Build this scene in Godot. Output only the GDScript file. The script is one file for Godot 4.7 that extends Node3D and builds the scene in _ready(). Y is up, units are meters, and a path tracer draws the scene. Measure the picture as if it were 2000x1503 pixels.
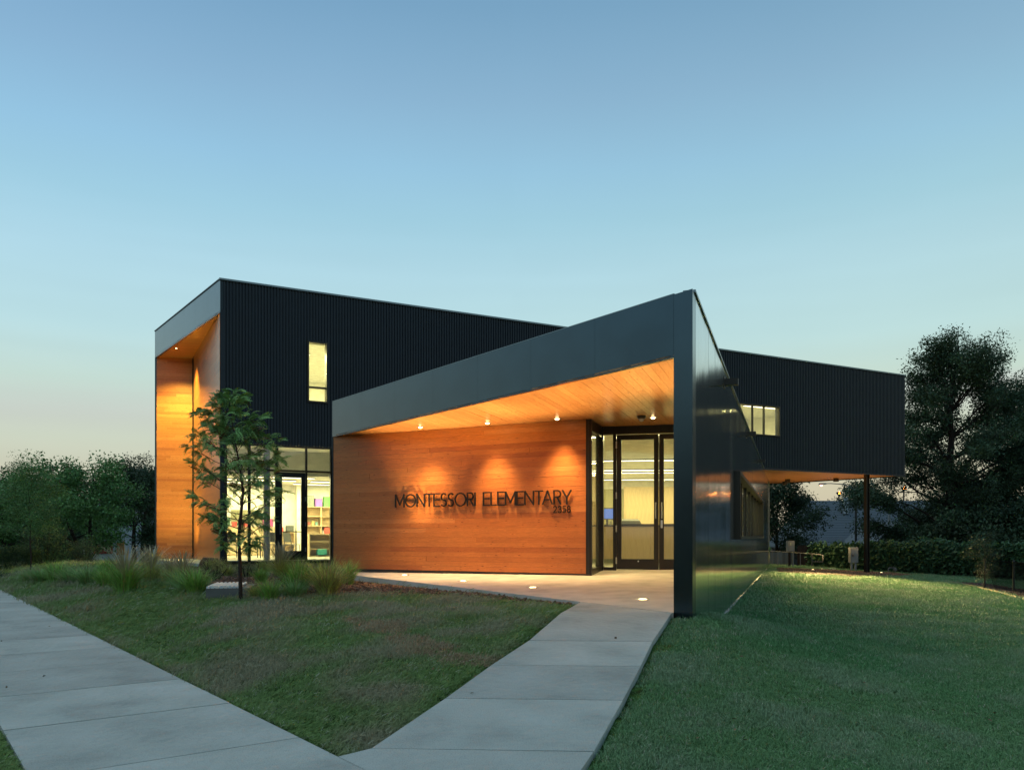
extends Node3D

# ------------------------------------------------------------------ plan of the place (x to the right, d metres in front of the camera, y up)
const A := Vector2(-8.29, 23.26)          # near corner of the two-storey block
const U := Vector2(0.892, 0.452)          # along its long face
const N := Vector2(-0.599, 0.801)         # along its short sides
const LEN := 28.82
const DEEP := 7.44
const G := Vector2(1.963, 8.898)          # near corner of the entrance wing
const GD := Vector2(0.3224, 0.9466)       # along the wing's long metal wall
const F1 := Vector2(-3.6, 16.4)           # left end of the entrance canopy
const F2 := Vector2(1.80, 9.117)          # where the canopy meets its leg
const W2 := Vector2(1.31, 13.97)          # right end of the cedar sign wall
const D1 := Vector2(1.61, 15.0)           # left end of the door front
const DD := Vector2(0.975, -0.223)
const SOFFIT := 3.25
const LOWTOP := 3.94
const UPPER := 3.95

var rng := RandomNumberGenerator.new()
var names := {}
var M := {}
var bump := FastNoiseLite.new()


# ------------------------------------------------------------------ mesh builder
class MB:
	var v := PackedVector3Array()
	var n := PackedVector3Array()
	var t := PackedVector2Array()
	var c := PackedColorArray()
	var tint := Color(1, 1, 1)
	var shift := Vector2.ZERO

	func tri(a: Vector3, b: Vector3, d: Vector3, nn: Vector3, ua := Vector2.ZERO, ub := Vector2.ZERO, ud := Vector2.ZERO) -> void:
		if (b - a).cross(d - a).dot(nn) > 0.0:
			v.append_array([a, d, b])
			t.append_array([ua, ud, ub])
		else:
			v.append_array([a, b, d])
			t.append_array([ua, ub, ud])
		n.append_array([nn, nn, nn])
		c.append_array([tint, tint, tint])

	func face(p: Array, inside: Vector3, ax := Vector3.ZERO) -> void:
		var nn: Vector3 = (p[1] - p[0]).cross(p[2] - p[0])
		if nn.length() < 1e-9 and p.size() > 3:
			nn = (p[2] - p[0]).cross(p[3] - p[0])
		if nn.length() < 1e-9:
			return
		nn = nn.normalized()
		var mid := Vector3.ZERO
		for q in p:
			mid += q
		if nn.dot(mid / p.size() - inside) < 0.0:
			nn = -nn
		var a := ax - nn * ax.dot(nn)
		if a.length() < 0.05:
			a = Vector3.UP.cross(nn)
			if a.length() < 0.05:
				a = Vector3.RIGHT
		a = a.normalized()
		var b := nn.cross(a)
		var uv := []
		for q in p:
			uv.append(Vector2(q.dot(a), q.dot(b)) + shift)
		for k in range(1, p.size() - 1):
			tri(p[0], p[k], p[k + 1], nn, uv[0], uv[k], uv[k + 1])

	# eight corners: four below in a ring, four above in the same order
	func hexa(p: Array, ax := Vector3.ZERO) -> void:
		var mid := Vector3.ZERO
		for q in p:
			mid += q
		mid /= 8.0
		for f in [[0, 1, 2, 3], [4, 5, 6, 7], [0, 1, 5, 4], [1, 2, 6, 5], [2, 3, 7, 6], [3, 0, 4, 7]]:
			face([p[f[0]], p[f[1]], p[f[2]], p[f[3]]], mid, ax)

	func box(m: Vector3, s: Vector3, turn := 0.0) -> void:
		var p := []
		for y in [-0.5, 0.5]:
			for q in [[-0.5, -0.5], [0.5, -0.5], [0.5, 0.5], [-0.5, 0.5]]:
				p.append(m + Vector3(q[0] * s.x, y * s.y, q[1] * s.z).rotated(Vector3.UP, turn))
		hexa(p)

	# a wall-like bar over the plan segment p-q; positive offsets lie to the camera's side of a left-to-right segment
	func bar(p: Vector2, q: Vector2, y0: float, y1: float, o0: float, o1: float, ax := Vector3.ZERO, y0q := INF, y1q := INF) -> void:
		var dir := (q - p).normalized()
		var s := Vector2(dir.y, -dir.x)
		if y0q == INF:
			y0q = y0
		if y1q == INF:
			y1q = y1
		var r := [p + s * o0, q + s * o0, q + s * o1, p + s * o1]
		var lo := [y0, y0q, y0q, y0]
		var hi := [y1, y1q, y1q, y1]
		var k := []
		for i in 4:
			k.append(Vector3(r[i].x, lo[i], -r[i].y))
		for i in 4:
			k.append(Vector3(r[i].x, hi[i], -r[i].y))
		hexa(k, ax)

	# a flat slab over a plan polygon; heights may vary from corner to corner
	func slab(poly: Array, lo: Array, hi: Array, ax := Vector3.ZERO) -> void:
		var flat := PackedVector2Array(poly)
		var ids := Geometry2D.triangulate_polygon(flat)
		for k in range(0, ids.size(), 3):
			for side in [lo, hi]:
				var p := []
				for j in 3:
					var i := ids[k + j]
					p.append(Vector3(poly[i].x, side[i], -poly[i].y))
				face(p, (p[0] + p[1] + p[2]) / 3.0 + Vector3(0, 1.0 if side == lo else -1.0, 0), ax)
		var m := poly.size()
		var cw := Geometry2D.is_polygon_clockwise(flat)
		for i in m:
			var j := (i + 1) % m
			var e: Vector2 = (poly[j] - poly[i]).normalized()
			var o := Vector2(e.y, -e.x) * (1.0 if not cw else -1.0)
			var q := [Vector3(poly[i].x, lo[i], -poly[i].y), Vector3(poly[j].x, lo[j], -poly[j].y), Vector3(poly[j].x, hi[j], -poly[j].y), Vector3(poly[i].x, hi[i], -poly[i].y)]
			var mid: Vector3 = (q[0] + q[2]) / 2.0
			face(q, mid - Vector3(o.x, 0, -o.y), ax)

	func tube(pts: Array, rad: Array, sides := 6, cap := true) -> void:
		var rings := []
		var last := Vector3(0.31, 0.2, 0.93).normalized()
		for i in pts.size():
			var d: Vector3 = (pts[mini(i + 1, pts.size() - 1)] - pts[maxi(i - 1, 0)]).normalized()
			var x := last - d * last.dot(d)
			if x.length() < 0.01:
				x = d.cross(Vector3.RIGHT)
			x = x.normalized()
			last = x
			var y := d.cross(x)
			var ring := []
			for k in sides:
				var a := TAU * k / sides
				ring.append([pts[i] + (x * cos(a) + y * sin(a)) * rad[i], x * cos(a) + y * sin(a)])
			rings.append(ring)
		for i in rings.size() - 1:
			for k in sides:
				var k2 := (k + 1) % sides
				quad_n(rings[i][k], rings[i][k2], rings[i + 1][k2], rings[i + 1][k], Vector2(float(k) / sides, i), Vector2(float(k + 1) / sides, i + 1))
		if cap:
			for e in [0, rings.size() - 1]:
				var ring: Array = rings[e]
				var pp := []
				for k in sides:
					pp.append(ring[k][0])
				var other: Vector3 = pts[1] if e == 0 else pts[pts.size() - 2]
				face(pp, other)

	func quad_n(a: Array, b: Array, d: Array, e: Array, u0: Vector2, u1: Vector2) -> void:
		var want: Vector3 = a[1] + b[1]
		var q := [[a, b, d, u0, Vector2(u1.x, u0.y), u1], [a, d, e, u0, u1, Vector2(u0.x, u1.y)]]
		for f in q:
			var o := [0, 1, 2]
			if (f[1][0] - f[0][0]).cross(f[2][0] - f[0][0]).dot(want) > 0.0:
				o = [0, 2, 1]
			for k in o:
				v.append(f[k][0])
				n.append(f[k][1])
				t.append(f[3 + k])
				c.append(tint)

	# a body of revolution about the y axis through «at»
	func lathe(at: Vector3, prof: Array, sides := 20) -> void:
		var pts := []
		for p in prof:
			pts.append([p.x, p.y])
		for i in pts.size() - 1:
			var dr: float = pts[i + 1][0] - pts[i][0]
			var dy: float = pts[i + 1][1] - pts[i][1]
			for k in sides:
				var a0 := TAU * k / sides
				var a1 := TAU * (k + 1) / sides
				var c0 := Vector3(cos(a0), 0, sin(a0))
				var c1 := Vector3(cos(a1), 0, sin(a1))
				var n0 := (c0 * dy + Vector3(0, -dr, 0)).normalized()
				var n1 := (c1 * dy + Vector3(0, -dr, 0)).normalized()
				var up := Vector3(0, pts[i][1], 0)
				var up2 := Vector3(0, pts[i + 1][1], 0)
				quad_n([at + c0 * pts[i][0] + up, n0], [at + c1 * pts[i][0] + up, n1], [at + c1 * pts[i + 1][0] + up2, n1], [at + c0 * pts[i + 1][0] + up2, n0], Vector2.ZERO, Vector2.ONE)

	func ribbon(pts: Array, w: Array, side: Vector3) -> void:
		for i in pts.size() - 1:
			var d: Vector3 = (pts[i + 1] - pts[i]).normalized()
			var nn := side.cross(d).normalized()
			if nn.y < 0.0:
				nn = -nn
			var a: Vector3 = pts[i] - side * w[i]
			var b: Vector3 = pts[i] + side * w[i]
			var e: Vector3 = pts[i + 1] + side * w[i + 1]
			var f: Vector3 = pts[i + 1] - side * w[i + 1]
			tri(a, b, e, nn)
			if w[i + 1] > 0.0001:
				tri(a, e, f, nn)

	func mesh() -> ArrayMesh:
		var arr := []
		arr.resize(Mesh.ARRAY_MAX)
		arr[Mesh.ARRAY_VERTEX] = v
		arr[Mesh.ARRAY_NORMAL] = n
		arr[Mesh.ARRAY_TEX_UV] = t
		arr[Mesh.ARRAY_COLOR] = c
		var m := ArrayMesh.new()
		m.add_surface_from_arrays(Mesh.PRIMITIVE_TRIANGLES, arr)
		return m


# ------------------------------------------------------------------ naming and tagging
func numbered(called: String, parent: Node) -> String:
	var key := str(parent.get_instance_id()) + called
	var k: int = names.get(key, 0)
	names[key] = k + 1
	return called if k == 0 else "%s_%03d" % [called, k]


func put(o: Node3D, called: String, parent: Node) -> void:
	o.name = numbered(called, parent)
	parent.add_child(o, true)


func tag(o: Node, label: String, category := "", group := "", kind := "") -> Node:
	if label:
		o.set_meta("label", label)
	if category:
		o.set_meta("category", category)
	if group:
		o.set_meta("group", group)
	if kind:
		o.set_meta("kind", kind)
	return o


func obj(called: String, shape, mat: Material, parent: Node = self) -> MeshInstance3D:
	var o := MeshInstance3D.new()
	o.mesh = shape.mesh() if shape is MB else shape
	o.material_override = mat
	put(o, called, parent)
	return o


func thing(called: String, label: String, category: String, at := Vector3.ZERO, turn := 0.0, group := "") -> Node3D:
	var o := Node3D.new()
	put(o, called, self)
	o.position = at
	o.rotation.y = turn
	tag(o, label, category, group)
	return o


func again(src: Node3D, called: String, label: String, at: Vector3, turn := 0.0, scale_ := Vector3.ONE) -> Node3D:
	var o: Node3D = src.duplicate()
	put(o, called, self)
	o.position = at
	o.rotation.y = turn
	o.scale = scale_
	if label:
		o.set_meta("label", label)
	return o


func many(called: String, mesh: Mesh, mat: Material, where: Array, tints: Array, parent: Node = self) -> MultiMeshInstance3D:
	var mm := MultiMesh.new()
	mm.transform_format = MultiMesh.TRANSFORM_3D
	mm.use_colors = true
	mm.mesh = mesh
	mm.instance_count = where.size()
	for i in where.size():
		mm.set_instance_transform(i, where[i])
		mm.set_instance_color(i, tints[i])
	var o := MultiMeshInstance3D.new()
	o.multimesh = mm
	o.material_override = mat
	put(o, called, parent)
	o.set_meta("kind", "stuff")
	return o


func V(p: Vector2, y: float) -> Vector3:
	return Vector3(p.x, y, -p.y)


func on(t: float, o: float) -> Vector2:      # a plan point of the two-storey block: t along its face, o into it
	return A + U * t + N * o


func along(s: float, o := 0.0) -> Vector2:   # a plan point of the wing's metal wall: s along it, o out of it to the right
	return G + GD * s + Vector2(GD.y, -GD.x) * o


func lin(r: float, g: float, b: float, a := 1.0) -> Color:
	var c := Color(r, g, b).linear_to_srgb()
	c.a = a
	return c


func ss(a: float, b: float, x: float) -> float:
	return smoothstep(a, b, x)


# ------------------------------------------------------------------ the lie of the land
func slab_y(x: float, d: float) -> float:
	return -0.0136 + 0.028 * x + 0.0399 * d


func walk_y(d: float) -> float:
	return clampf(0.4 - 0.08 * (9.1 - d), 0.006, 0.40)


func land(x: float, d: float) -> float:
	var w := (x + 0.83) * 0.798 + (d - 4.44) * 0.603          # metres inside the lawn from the street pavement
	var e := (x - G.x) * 0.947 - (d - G.y) * 0.322            # metres to the right of the wing's wall line
	var walk := walk_y(d)
	var wob := bump.get_noise_2d(x * 4.0, d * 4.0)
	var h := 0.0
	if e > 0.0 or d > 9.4 and e > -0.7:
		var base := -0.006 * maxf(d - 8.0, 0.0) - 0.045 * clampf(e, 0.0, 14.0)
		var near := exp(-pow(maxf(e, 0.0) / 1.3, 2.0))
		if d > 9.0:
			near *= exp(-pow((d - 9.0) / 1.5, 2.0))
		h = lerpf(base, walk - 0.035, near)
		var q := (x - 15.7) * 0.782 + (d - 41.0) * 0.622
		h -= 1.6 * ss(1.2, 8.0, q)
		h += wob * 0.02
	else:
		var hl := 0.38 * (1.0 - exp(-pow(maxf(w - 0.26, 0.0) / 1.1, 1.3)))
		var el := -((x - 0.873) * 0.959 - (d - 10.35) * 0.283)
		h = lerpf(walk - 0.03, hl, ss(0.0, 1.8, el))
		h += wob * 0.03 * ss(0.3, 1.2, w) * ss(0.1, 0.8, el)
		if el < 0.02:
			h = walk - 0.06
		var b := (x + 3.6) * 0.804 + (d - 16.4) * 0.595
		if b > 0.2:
			h = minf(h, 0.2)
	if x < 6.0:
		h -= maxf(d - 25.0, 0.0) * 0.03 * ss(-6.0, -12.0, x)
		h -= 0.8 * ss(60.0, 72.0, d) * (1.0 - ss(84.0, 90.0, d)) * ss(-6.0, -12.0, x)
	if e < 0.0:
		h = lerpf(-0.015, h, ss(0.0, 0.6, w))
	if w < 0.0:
		h = -0.06 if w > -1.43 else -0.02 + wob * 0.02
		if w < -3.4:
			h = -0.16
	return h


# ------------------------------------------------------------------ materials
func noise_tex(freq: float, ramp: Array, oct := 4, size := 512, seed_ := 1, kind := FastNoiseLite.TYPE_SIMPLEX_SMOOTH, normal := 0.0) -> NoiseTexture2D:
	var f := FastNoiseLite.new()
	f.noise_type = kind
	f.frequency = freq
	f.fractal_octaves = oct
	f.seed = seed_
	var t := NoiseTexture2D.new()
	t.width = size
	t.height = size
	t.seamless = true
	t.generate_mipmaps = false
	if normal > 0.0:
		t.as_normal_map = true
		t.bump_strength = normal
	else:
		var g := Gradient.new()
		var off := PackedFloat32Array()
		var col := PackedColorArray()
		for r in ramp:
			off.append(r[0])
			col.append(r[1])
		g.offsets = off
		g.colors = col
		t.color_ramp = g
	t.noise = f
	return t


func grey(a: float) -> Color:
	return Color(a, a, a)


func mat(color: Color, rough := 0.7, metal := 0.0, spec := 0.5) -> StandardMaterial3D:
	var m := StandardMaterial3D.new()
	m.albedo_color = color
	m.roughness = rough
	m.metallic = metal
	m.metallic_specular = spec
	return m


func world_tex(m: StandardMaterial3D, tex: Texture2D, scale: float) -> StandardMaterial3D:
	m.albedo_texture = tex
	m.uv1_triplanar = true
	m.uv1_world_triplanar = true
	m.uv1_scale = Vector3.ONE * scale
	return m


func glow(color: Color, power: float) -> StandardMaterial3D:
	var m := mat(color, 0.5)
	m.emission_enabled = true
	m.emission = color
	m.emission_energy_multiplier = power
	return m


func wood_image() -> ImageTexture:
	var w := 1024
	var h := 512
	var fine := FastNoiseLite.new()
	fine.seed = 5
	fine.frequency = 0.02
	fine.fractal_octaves = 3
	var wide := FastNoiseLite.new()
	wide.seed = 9
	wide.frequency = 0.006
	wide.fractal_octaves = 2
	var im := Image.create(w, h, false, Image.FORMAT_RGB8)
	for y in h:
		for x in w:
			var warp := wide.get_noise_2d(x * 0.9, y * 1.6) * 26.0
			var g := fine.get_noise_2d(x * 0.16, (y + warp) * 7.0) * 0.5 + 0.5
			var ring := 0.5 + 0.5 * sin((y + warp * 2.2) * 0.23 + wide.get_noise_2d(x * 0.4, y * 4.0) * 7.0)
			var f := 0.78 + 0.15 * g + 0.07 * ring + 0.05 * wide.get_noise_2d(x * 1.5 + 300.0, y * 5.0)
			f = clampf(f, 0.0, 1.0)
			im.set_pixel(x, y, Color(f, f * (0.955 + 0.045 * g), f * (0.90 + 0.09 * g)))
	for k in 12:       # knots
		var kx := rng.randi_range(20, w - 21)
		var ky := rng.randi_range(12, h - 13)
		var kr := rng.randf_range(2.0, 5.0)
		for y in range(-10, 11):
			for x in range(-16, 17):
				var q := Vector2(x * 0.55, y).length() / kr
				if q < 1.6:
					var c := im.get_pixel(kx + x, ky + y)
					im.set_pixel(kx + x, ky + y, c.lerp(Color(0.34, 0.2, 0.13), clampf(1.6 - q, 0.0, 0.8)))
	return ImageTexture.create_from_image(im)


func materials() -> void:
	var wood := wood_image()
	var tones := [[0.56, 0.195, 0.052], [0.60, 0.215, 0.060], [0.52, 0.175, 0.046], [0.57, 0.20, 0.052], [0.46, 0.145, 0.040], [0.63, 0.24, 0.072]]
	var mottled := noise_tex(0.012, [[0.0, grey(0.86)], [0.5, grey(0.93)], [1.0, grey(1.0)]], 4, 512, 3)
	M.cedar = []
	for k in tones:
		var m := mat(lin(k[0], k[1], k[2]), 0.42, 0.0, 0.5)
		m.albedo_texture = wood
		m.uv1_scale = Vector3(0.42, 2.6, 1)
		M.cedar.append(m)
	M.soffit = []
	for k in [[0.53, 0.25, 0.092], [0.56, 0.27, 0.10], [0.51, 0.235, 0.085]]:
		var m := mat(lin(k[0], k[1], k[2]), 0.27, 0.0, 0.5)
		m.albedo_texture = wood
		m.uv1_scale = Vector3(0.4, 2.6, 1)
		M.soffit.append(m)
	M.cedar_many = mat(Color.WHITE, 0.42)
	M.cedar_many.albedo_texture = wood
	M.cedar_many.vertex_color_use_as_albedo = true
	M.cedar_many.uv1_scale = Vector3(0.42, 2.6, 1)
	M.gloss_many = M.cedar_many.duplicate()
	M.gloss_many.roughness = 0.3
	M.gloss_many.clearcoat_enabled = true
	M.gloss_many.clearcoat = 0.8
	M.gloss_many.clearcoat_roughness = 0.22
	M.birch = mat(lin(0.62, 0.48, 0.28), 0.5)
	M.birch.albedo_texture = mottled
	M.birch.uv1_scale = Vector3(0.3, 7.0, 1)
	M.panelwood = mat(lin(0.46, 0.31, 0.14), 0.45)
	M.panelwood.albedo_texture = mottled
	M.panelwood.uv1_scale = Vector3(0.3, 7.0, 1)

	M.rib = world_tex(mat(lin(0.008, 0.018, 0.030), 0.45, 0.0, 0.4), mottled, 0.3)
	M.fascia = world_tex(mat(lin(0.034, 0.062, 0.080), 0.26, 1.0, 0.5), mottled, 0.25)
	M.fascia.clearcoat_enabled = true
	M.fascia.clearcoat = 0.5
	M.fascia.clearcoat_roughness = 0.25
	M.fascia.normal_enabled = true
	M.fascia.normal_texture = noise_tex(0.004, [], 2, 512, 12, FastNoiseLite.TYPE_SIMPLEX_SMOOTH, 1.2)
	M.fascia.normal_scale = 0.25
	M.wall = mat(lin(0.042, 0.062, 0.072), 0.14, 0.0, 0.7)
	M.wall.clearcoat_enabled = true
	M.wall.clearcoat = 1.0
	M.wall.clearcoat_roughness = 0.12
	M.wall.normal_enabled = true
	M.wall.normal_texture = noise_tex(0.01, [], 3, 512, 8, FastNoiseLite.TYPE_SIMPLEX_SMOOTH, 3.0)
	M.wall.normal_scale = 0.3
	M.wall.uv1_scale = Vector3(0.55, 0.02, 1)
	M.coping = mat(lin(0.16, 0.20, 0.22), 0.3, 0.5)
	M.flash = mat(lin(0.55, 0.56, 0.55), 0.35, 0.7)
	M.bronze = mat(lin(0.018, 0.015, 0.012), 0.38, 0.3)
	M.black = mat(lin(0.012, 0.012, 0.013), 0.5)
	M.wire = mat(lin(0.008, 0.008, 0.009), 0.8, 0.0, 0.1)
	M.steel = mat(lin(0.45, 0.44, 0.42), 0.3, 0.85)
	M.pane = mat(Color(0.9, 0.95, 0.93, 0.06), 0.02)
	M.pane.transparency = BaseMaterial3D.TRANSPARENCY_ALPHA
	M.darkpane = mat(Color(0.16, 0.18, 0.16, 0.45), 0.03)
	M.darkpane.transparency = BaseMaterial3D.TRANSPARENCY_ALPHA
	M.letter = mat(lin(0.02, 0.017, 0.018), 0.45, 0.4)

	var stain := noise_tex(0.006, [[0.0, Color(0.80, 0.80, 0.79)], [0.36, Color(0.91, 0.91, 0.90)], [0.62, Color(0.95, 0.945, 0.935)], [1.0, Color(1, 1, 1)]], 6, 1024, 21)
	var grit := noise_tex(0.2, [[0.0, grey(0.72)], [0.45, grey(0.98)], [1.0, grey(1.0)]], 3, 512, 22)
	M.concrete = []
	var broom := noise_tex(0.12, [], 3, 512, 61, FastNoiseLite.TYPE_SIMPLEX_SMOOTH, 2.0)
	for k in 3:
		var f: float = [0.44, 0.40, 0.475][k]
		var m := world_tex(mat(lin(f, f * 1.06, f * 1.0), 0.85), stain, 0.16)
		m.uv1_offset = Vector3(0.3 * k, 0.0, 0.21 * k)
		m.detail_enabled = true
		m.detail_blend_mode = BaseMaterial3D.BLEND_MODE_MUL
		m.detail_albedo = grit
		m.detail_uv_layer = BaseMaterial3D.DETAIL_UV_2
		m.uv2_triplanar = true
		m.uv2_world_triplanar = true
		m.uv2_scale = Vector3.ONE * 0.9
		M.concrete.append(m)
	for m in M.concrete:
		m.normal_enabled = true
		m.normal_texture = broom
		m.normal_scale = 0.5
	M.porch = world_tex(mat(lin(0.56, 0.53, 0.48), 0.8), stain, 0.3)
	M.joint = mat(lin(0.06, 0.06, 0.055), 0.95)
	M.asphalt = world_tex(mat(lin(0.055, 0.055, 0.055), 0.9), grit, 1.5)

	var soil := noise_tex(0.02, [[0.0, Color(0.42, 0.36, 0.28)], [0.4, Color(0.62, 0.66, 0.42)], [0.7, Color(0.72, 0.82, 0.5)], [1.0, Color(0.92, 0.86, 0.62)]], 5, 1024, 31)
	M.ground = world_tex(mat(lin(0.085, 0.15, 0.075), 0.95, 0.0, 0.2), soil, 0.35)
	var bark := noise_tex(0.08, [[0.0, Color(0.25, 0.2, 0.16)], [0.5, Color(0.55, 0.42, 0.33)], [1.0, Color(0.95, 0.75, 0.6)]], 3, 512, 41, FastNoiseLite.TYPE_CELLULAR)
	M.mulch = world_tex(mat(lin(0.14, 0.085, 0.055), 0.95), bark, 1.2)
	M.chip = mat(Color.WHITE, 0.9)
	M.chip.vertex_color_use_as_albedo = true
	M.blade = mat(Color.WHITE, 0.65, 0.0, 0.3)
	M.blade.vertex_color_use_as_albedo = true
	M.blade.backlight_enabled = true
	M.blade.backlight = Color(0.35, 0.35, 0.35)
	M.leaf = M.blade.duplicate()
	M.leaf.roughness = 0.55
	M.bark = world_tex(mat(lin(0.07, 0.058, 0.047), 0.9), bark, 2.2)
	M.youngbark = world_tex(mat(lin(0.12, 0.10, 0.095), 0.8), bark, 5.0)

	M.plaster = world_tex(mat(lin(0.78, 0.77, 0.68), 0.9), mottled, 0.4)
	M.ceiling = world_tex(mat(lin(0.78, 0.78, 0.72), 0.95), mottled, 0.5)
	M.floor = world_tex(mat(lin(0.46, 0.43, 0.33), 0.5), mottled, 0.6)
	M.olive = mat(lin(0.20, 0.19, 0.10), 0.8)
	M.lit = glow(Color(1.0, 0.98, 0.84), 4.0)
	M.warm = glow(Color(1.0, 0.86, 0.62), 16.0)
	M.screen = glow(Color(0.35, 0.5, 0.85), 0.7)
	M.sodium = glow(Color(1.0, 0.55, 0.2), 40.0)
	M.cabinet = mat(lin(0.20, 0.20, 0.19), 0.6)
	M.rail = mat(lin(0.16, 0.155, 0.15), 0.5, 0.3)
	M.chrome = mat(lin(0.62, 0.62, 0.60), 0.3, 0.9)


# ------------------------------------------------------------------ lamps
func spot(called: String, at: Vector3, to: Vector3, energy: float, angle: float, soft: float, color: Color, size := 0.04, parent: Node = self) -> void:
	var l := SpotLight3D.new()
	l.light_color = color
	l.light_energy = energy
	l.spot_angle = angle
	l.spot_angle_attenuation = soft
	l.spot_range = 40.0
	l.spot_attenuation = 2.0
	l.light_size = size
	l.shadow_enabled = true
	put(l, called, parent)
	var dir := (to - at).normalized()
	var up := Vector3.UP if absf(dir.y) < 0.99 else Vector3.RIGHT
	l.transform = Transform3D(Basis.looking_at(dir, up), at - (parent.position if parent is Node3D and parent != self else Vector3.ZERO))


func strip_light(label: String, p: Vector2, q: Vector2, y: float, width: float, energy: float, group: String, color := Color(1.0, 0.97, 0.76)) -> void:
	var mid := (p + q) / 2.0
	var o := thing("ceiling_strip_light", label, "ceiling light", V(mid, y), 0.0, group)
	var h := (q - p) / 2.0
	var m := MB.new()
	m.bar(-h, h, -0.035, 0.0, -width / 2, width / 2)
	obj("housing", m, M.cabinet, o)
	m = MB.new()
	m.bar(-h * 0.99, h * 0.99, -0.047, -0.036, -width / 2 + 0.012, width / 2 - 0.012)
	obj("diffuser_lamp", m, M.lit, o)
	var l := AreaLight3D.new()
	l.area_size = Vector2(h.length() * 1.96, width * 0.8)
	l.light_color = color
	l.light_energy = energy
	l.area_range = 30.0
	l.area_attenuation = 2.0
	l.shadow_enabled = true
	put(l, "strip_lamp", o)
	var d := h.normalized()
	var x := Vector3(d.x, 0, -d.y)
	l.transform = Transform3D(Basis(x, Vector3.UP.cross(x), Vector3.UP), Vector3(0, -0.055, 0))


# ------------------------------------------------------------------ plants
func grass_mesh(seed_: int, blades: int, h: float, spread: float, w: float, pale: float, hue: Color) -> ArrayMesh:
	var r := RandomNumberGenerator.new()
	r.seed = seed_
	var m := MB.new()
	for k in blades:
		var a := r.randf() * TAU
		var out := Vector3(cos(a), 0, sin(a))
		var side := Vector3(-sin(a), 0, cos(a)).rotated(Vector3.UP, r.randf_range(-0.7, 0.7))
		var base := out * r.randf() * 0.10 + Vector3(r.randf_range(-0.05, 0.05), -0.03, r.randf_range(-0.05, 0.05))
		var hh := h * r.randf_range(0.55, 1.1)
		var far := spread * pow(r.randf(), 0.7)
		var sag := r.randf_range(0.15, 0.62)
		var pts := []
		var ws := []
		for i in 6:
			var s := i / 5.0
			pts.append(base + out * far * pow(s, 1.7) + Vector3.UP * hh * (s - sag * s * s))
			ws.append(w * (1.0 - s * s) * r.randf_range(0.8, 1.1))
		var dry := r.randf() < pale
		var f := r.randf_range(0.55, 1.3)
		m.tint = Color(0.36, 0.25, 0.13) * f if dry else hue * f
		m.ribbon(pts, ws, side)
	return m.mesh()


func plume_mesh(seed_: int, count: int, h: float, spread: float) -> ArrayMesh:
	var r := RandomNumberGenerator.new()
	r.seed = seed_
	var m := MB.new()
	for k in count:
		var a := r.randf() * TAU
		var out := Vector3(cos(a), 0, sin(a))
		var side := Vector3(-sin(a), 0, cos(a))
		var hh := h * r.randf_range(0.75, 1.15)
		var far := spread * pow(r.randf(), 0.6)
		var pts := []
		var ws := []
		for i in 7:
			var s := i / 6.0
			pts.append(out * far * pow(s, 1.6) + Vector3.UP * hh * (s - 0.28 * s * s))
			ws.append(0.0012 if i < 4 else (0.0045 if i < 6 else 0.0))
		m.tint = Color(0.42, 0.36, 0.22) * r.randf_range(0.75, 1.2)
		m.ribbon(pts, ws, side)
		for j in 5:         # hair-like spikelets
			var s0: Vector3 = pts[4].lerp(pts[6], j / 5.0)
			var tip := s0 + (out * r.randf_range(0.02, 0.07) + Vector3(r.randf_range(-0.05, 0.05), r.randf_range(-0.01, 0.06), r.randf_range(-0.05, 0.05)))
			m.ribbon([s0, tip], [0.002, 0.0], side)
	return m.mesh()


func leaf_cluster(seed_: int, leaves: int, size: float, flat := 0.6) -> ArrayMesh:
	var r := RandomNumberGenerator.new()
	r.seed = seed_
	var m := MB.new()
	for k in leaves:
		var p := Vector3(r.randfn(), r.randfn() * 0.7, r.randfn()) * 0.45
		var d := (p.normalized() + Vector3(r.randfn(), r.randfn() - 0.4, r.randfn()) * 0.7).normalized()
		var up := (Vector3.UP + Vector3(r.randfn(), r.randfn(), r.randfn()) * flat).normalized()
		var s := d.cross(up).normalized()
		var l := size * r.randf_range(0.7, 1.25)
		m.tint = Color.WHITE * r.randf_range(0.7, 1.2)
		var nn := s.cross(d).normalized()
		m.tri(p, p + d * l * 0.5 + s * l * 0.26, p + d * l, nn)
		m.tri(p, p + d * l, p + d * l * 0.5 - s * l * 0.26, nn)
	return m.mesh()


func limb(m: MB, r: RandomNumberGenerator, from: Vector3, to: Vector3, r0: float, r1: float, bend: float, segs := 5, sides := 6) -> Array:
	var pts := []
	var rad := []
	var off := Vector3(r.randfn(), r.randfn() * 0.5, r.randfn()) * bend * from.distance_to(to)
	for i in segs + 1:
		var s := float(i) / segs
		pts.append(from.lerp(to, s) + off * sin(PI * s) * 0.5 + Vector3(r.randfn(), r.randfn(), r.randfn()) * bend * 0.06 * from.distance_to(to) * (1.0 if i > 0 and i < segs else 0.0))
		rad.append(lerpf(r0, r1, pow(s, 0.8)))
	m.tube(pts, rad, sides, false)
	return pts


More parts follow.
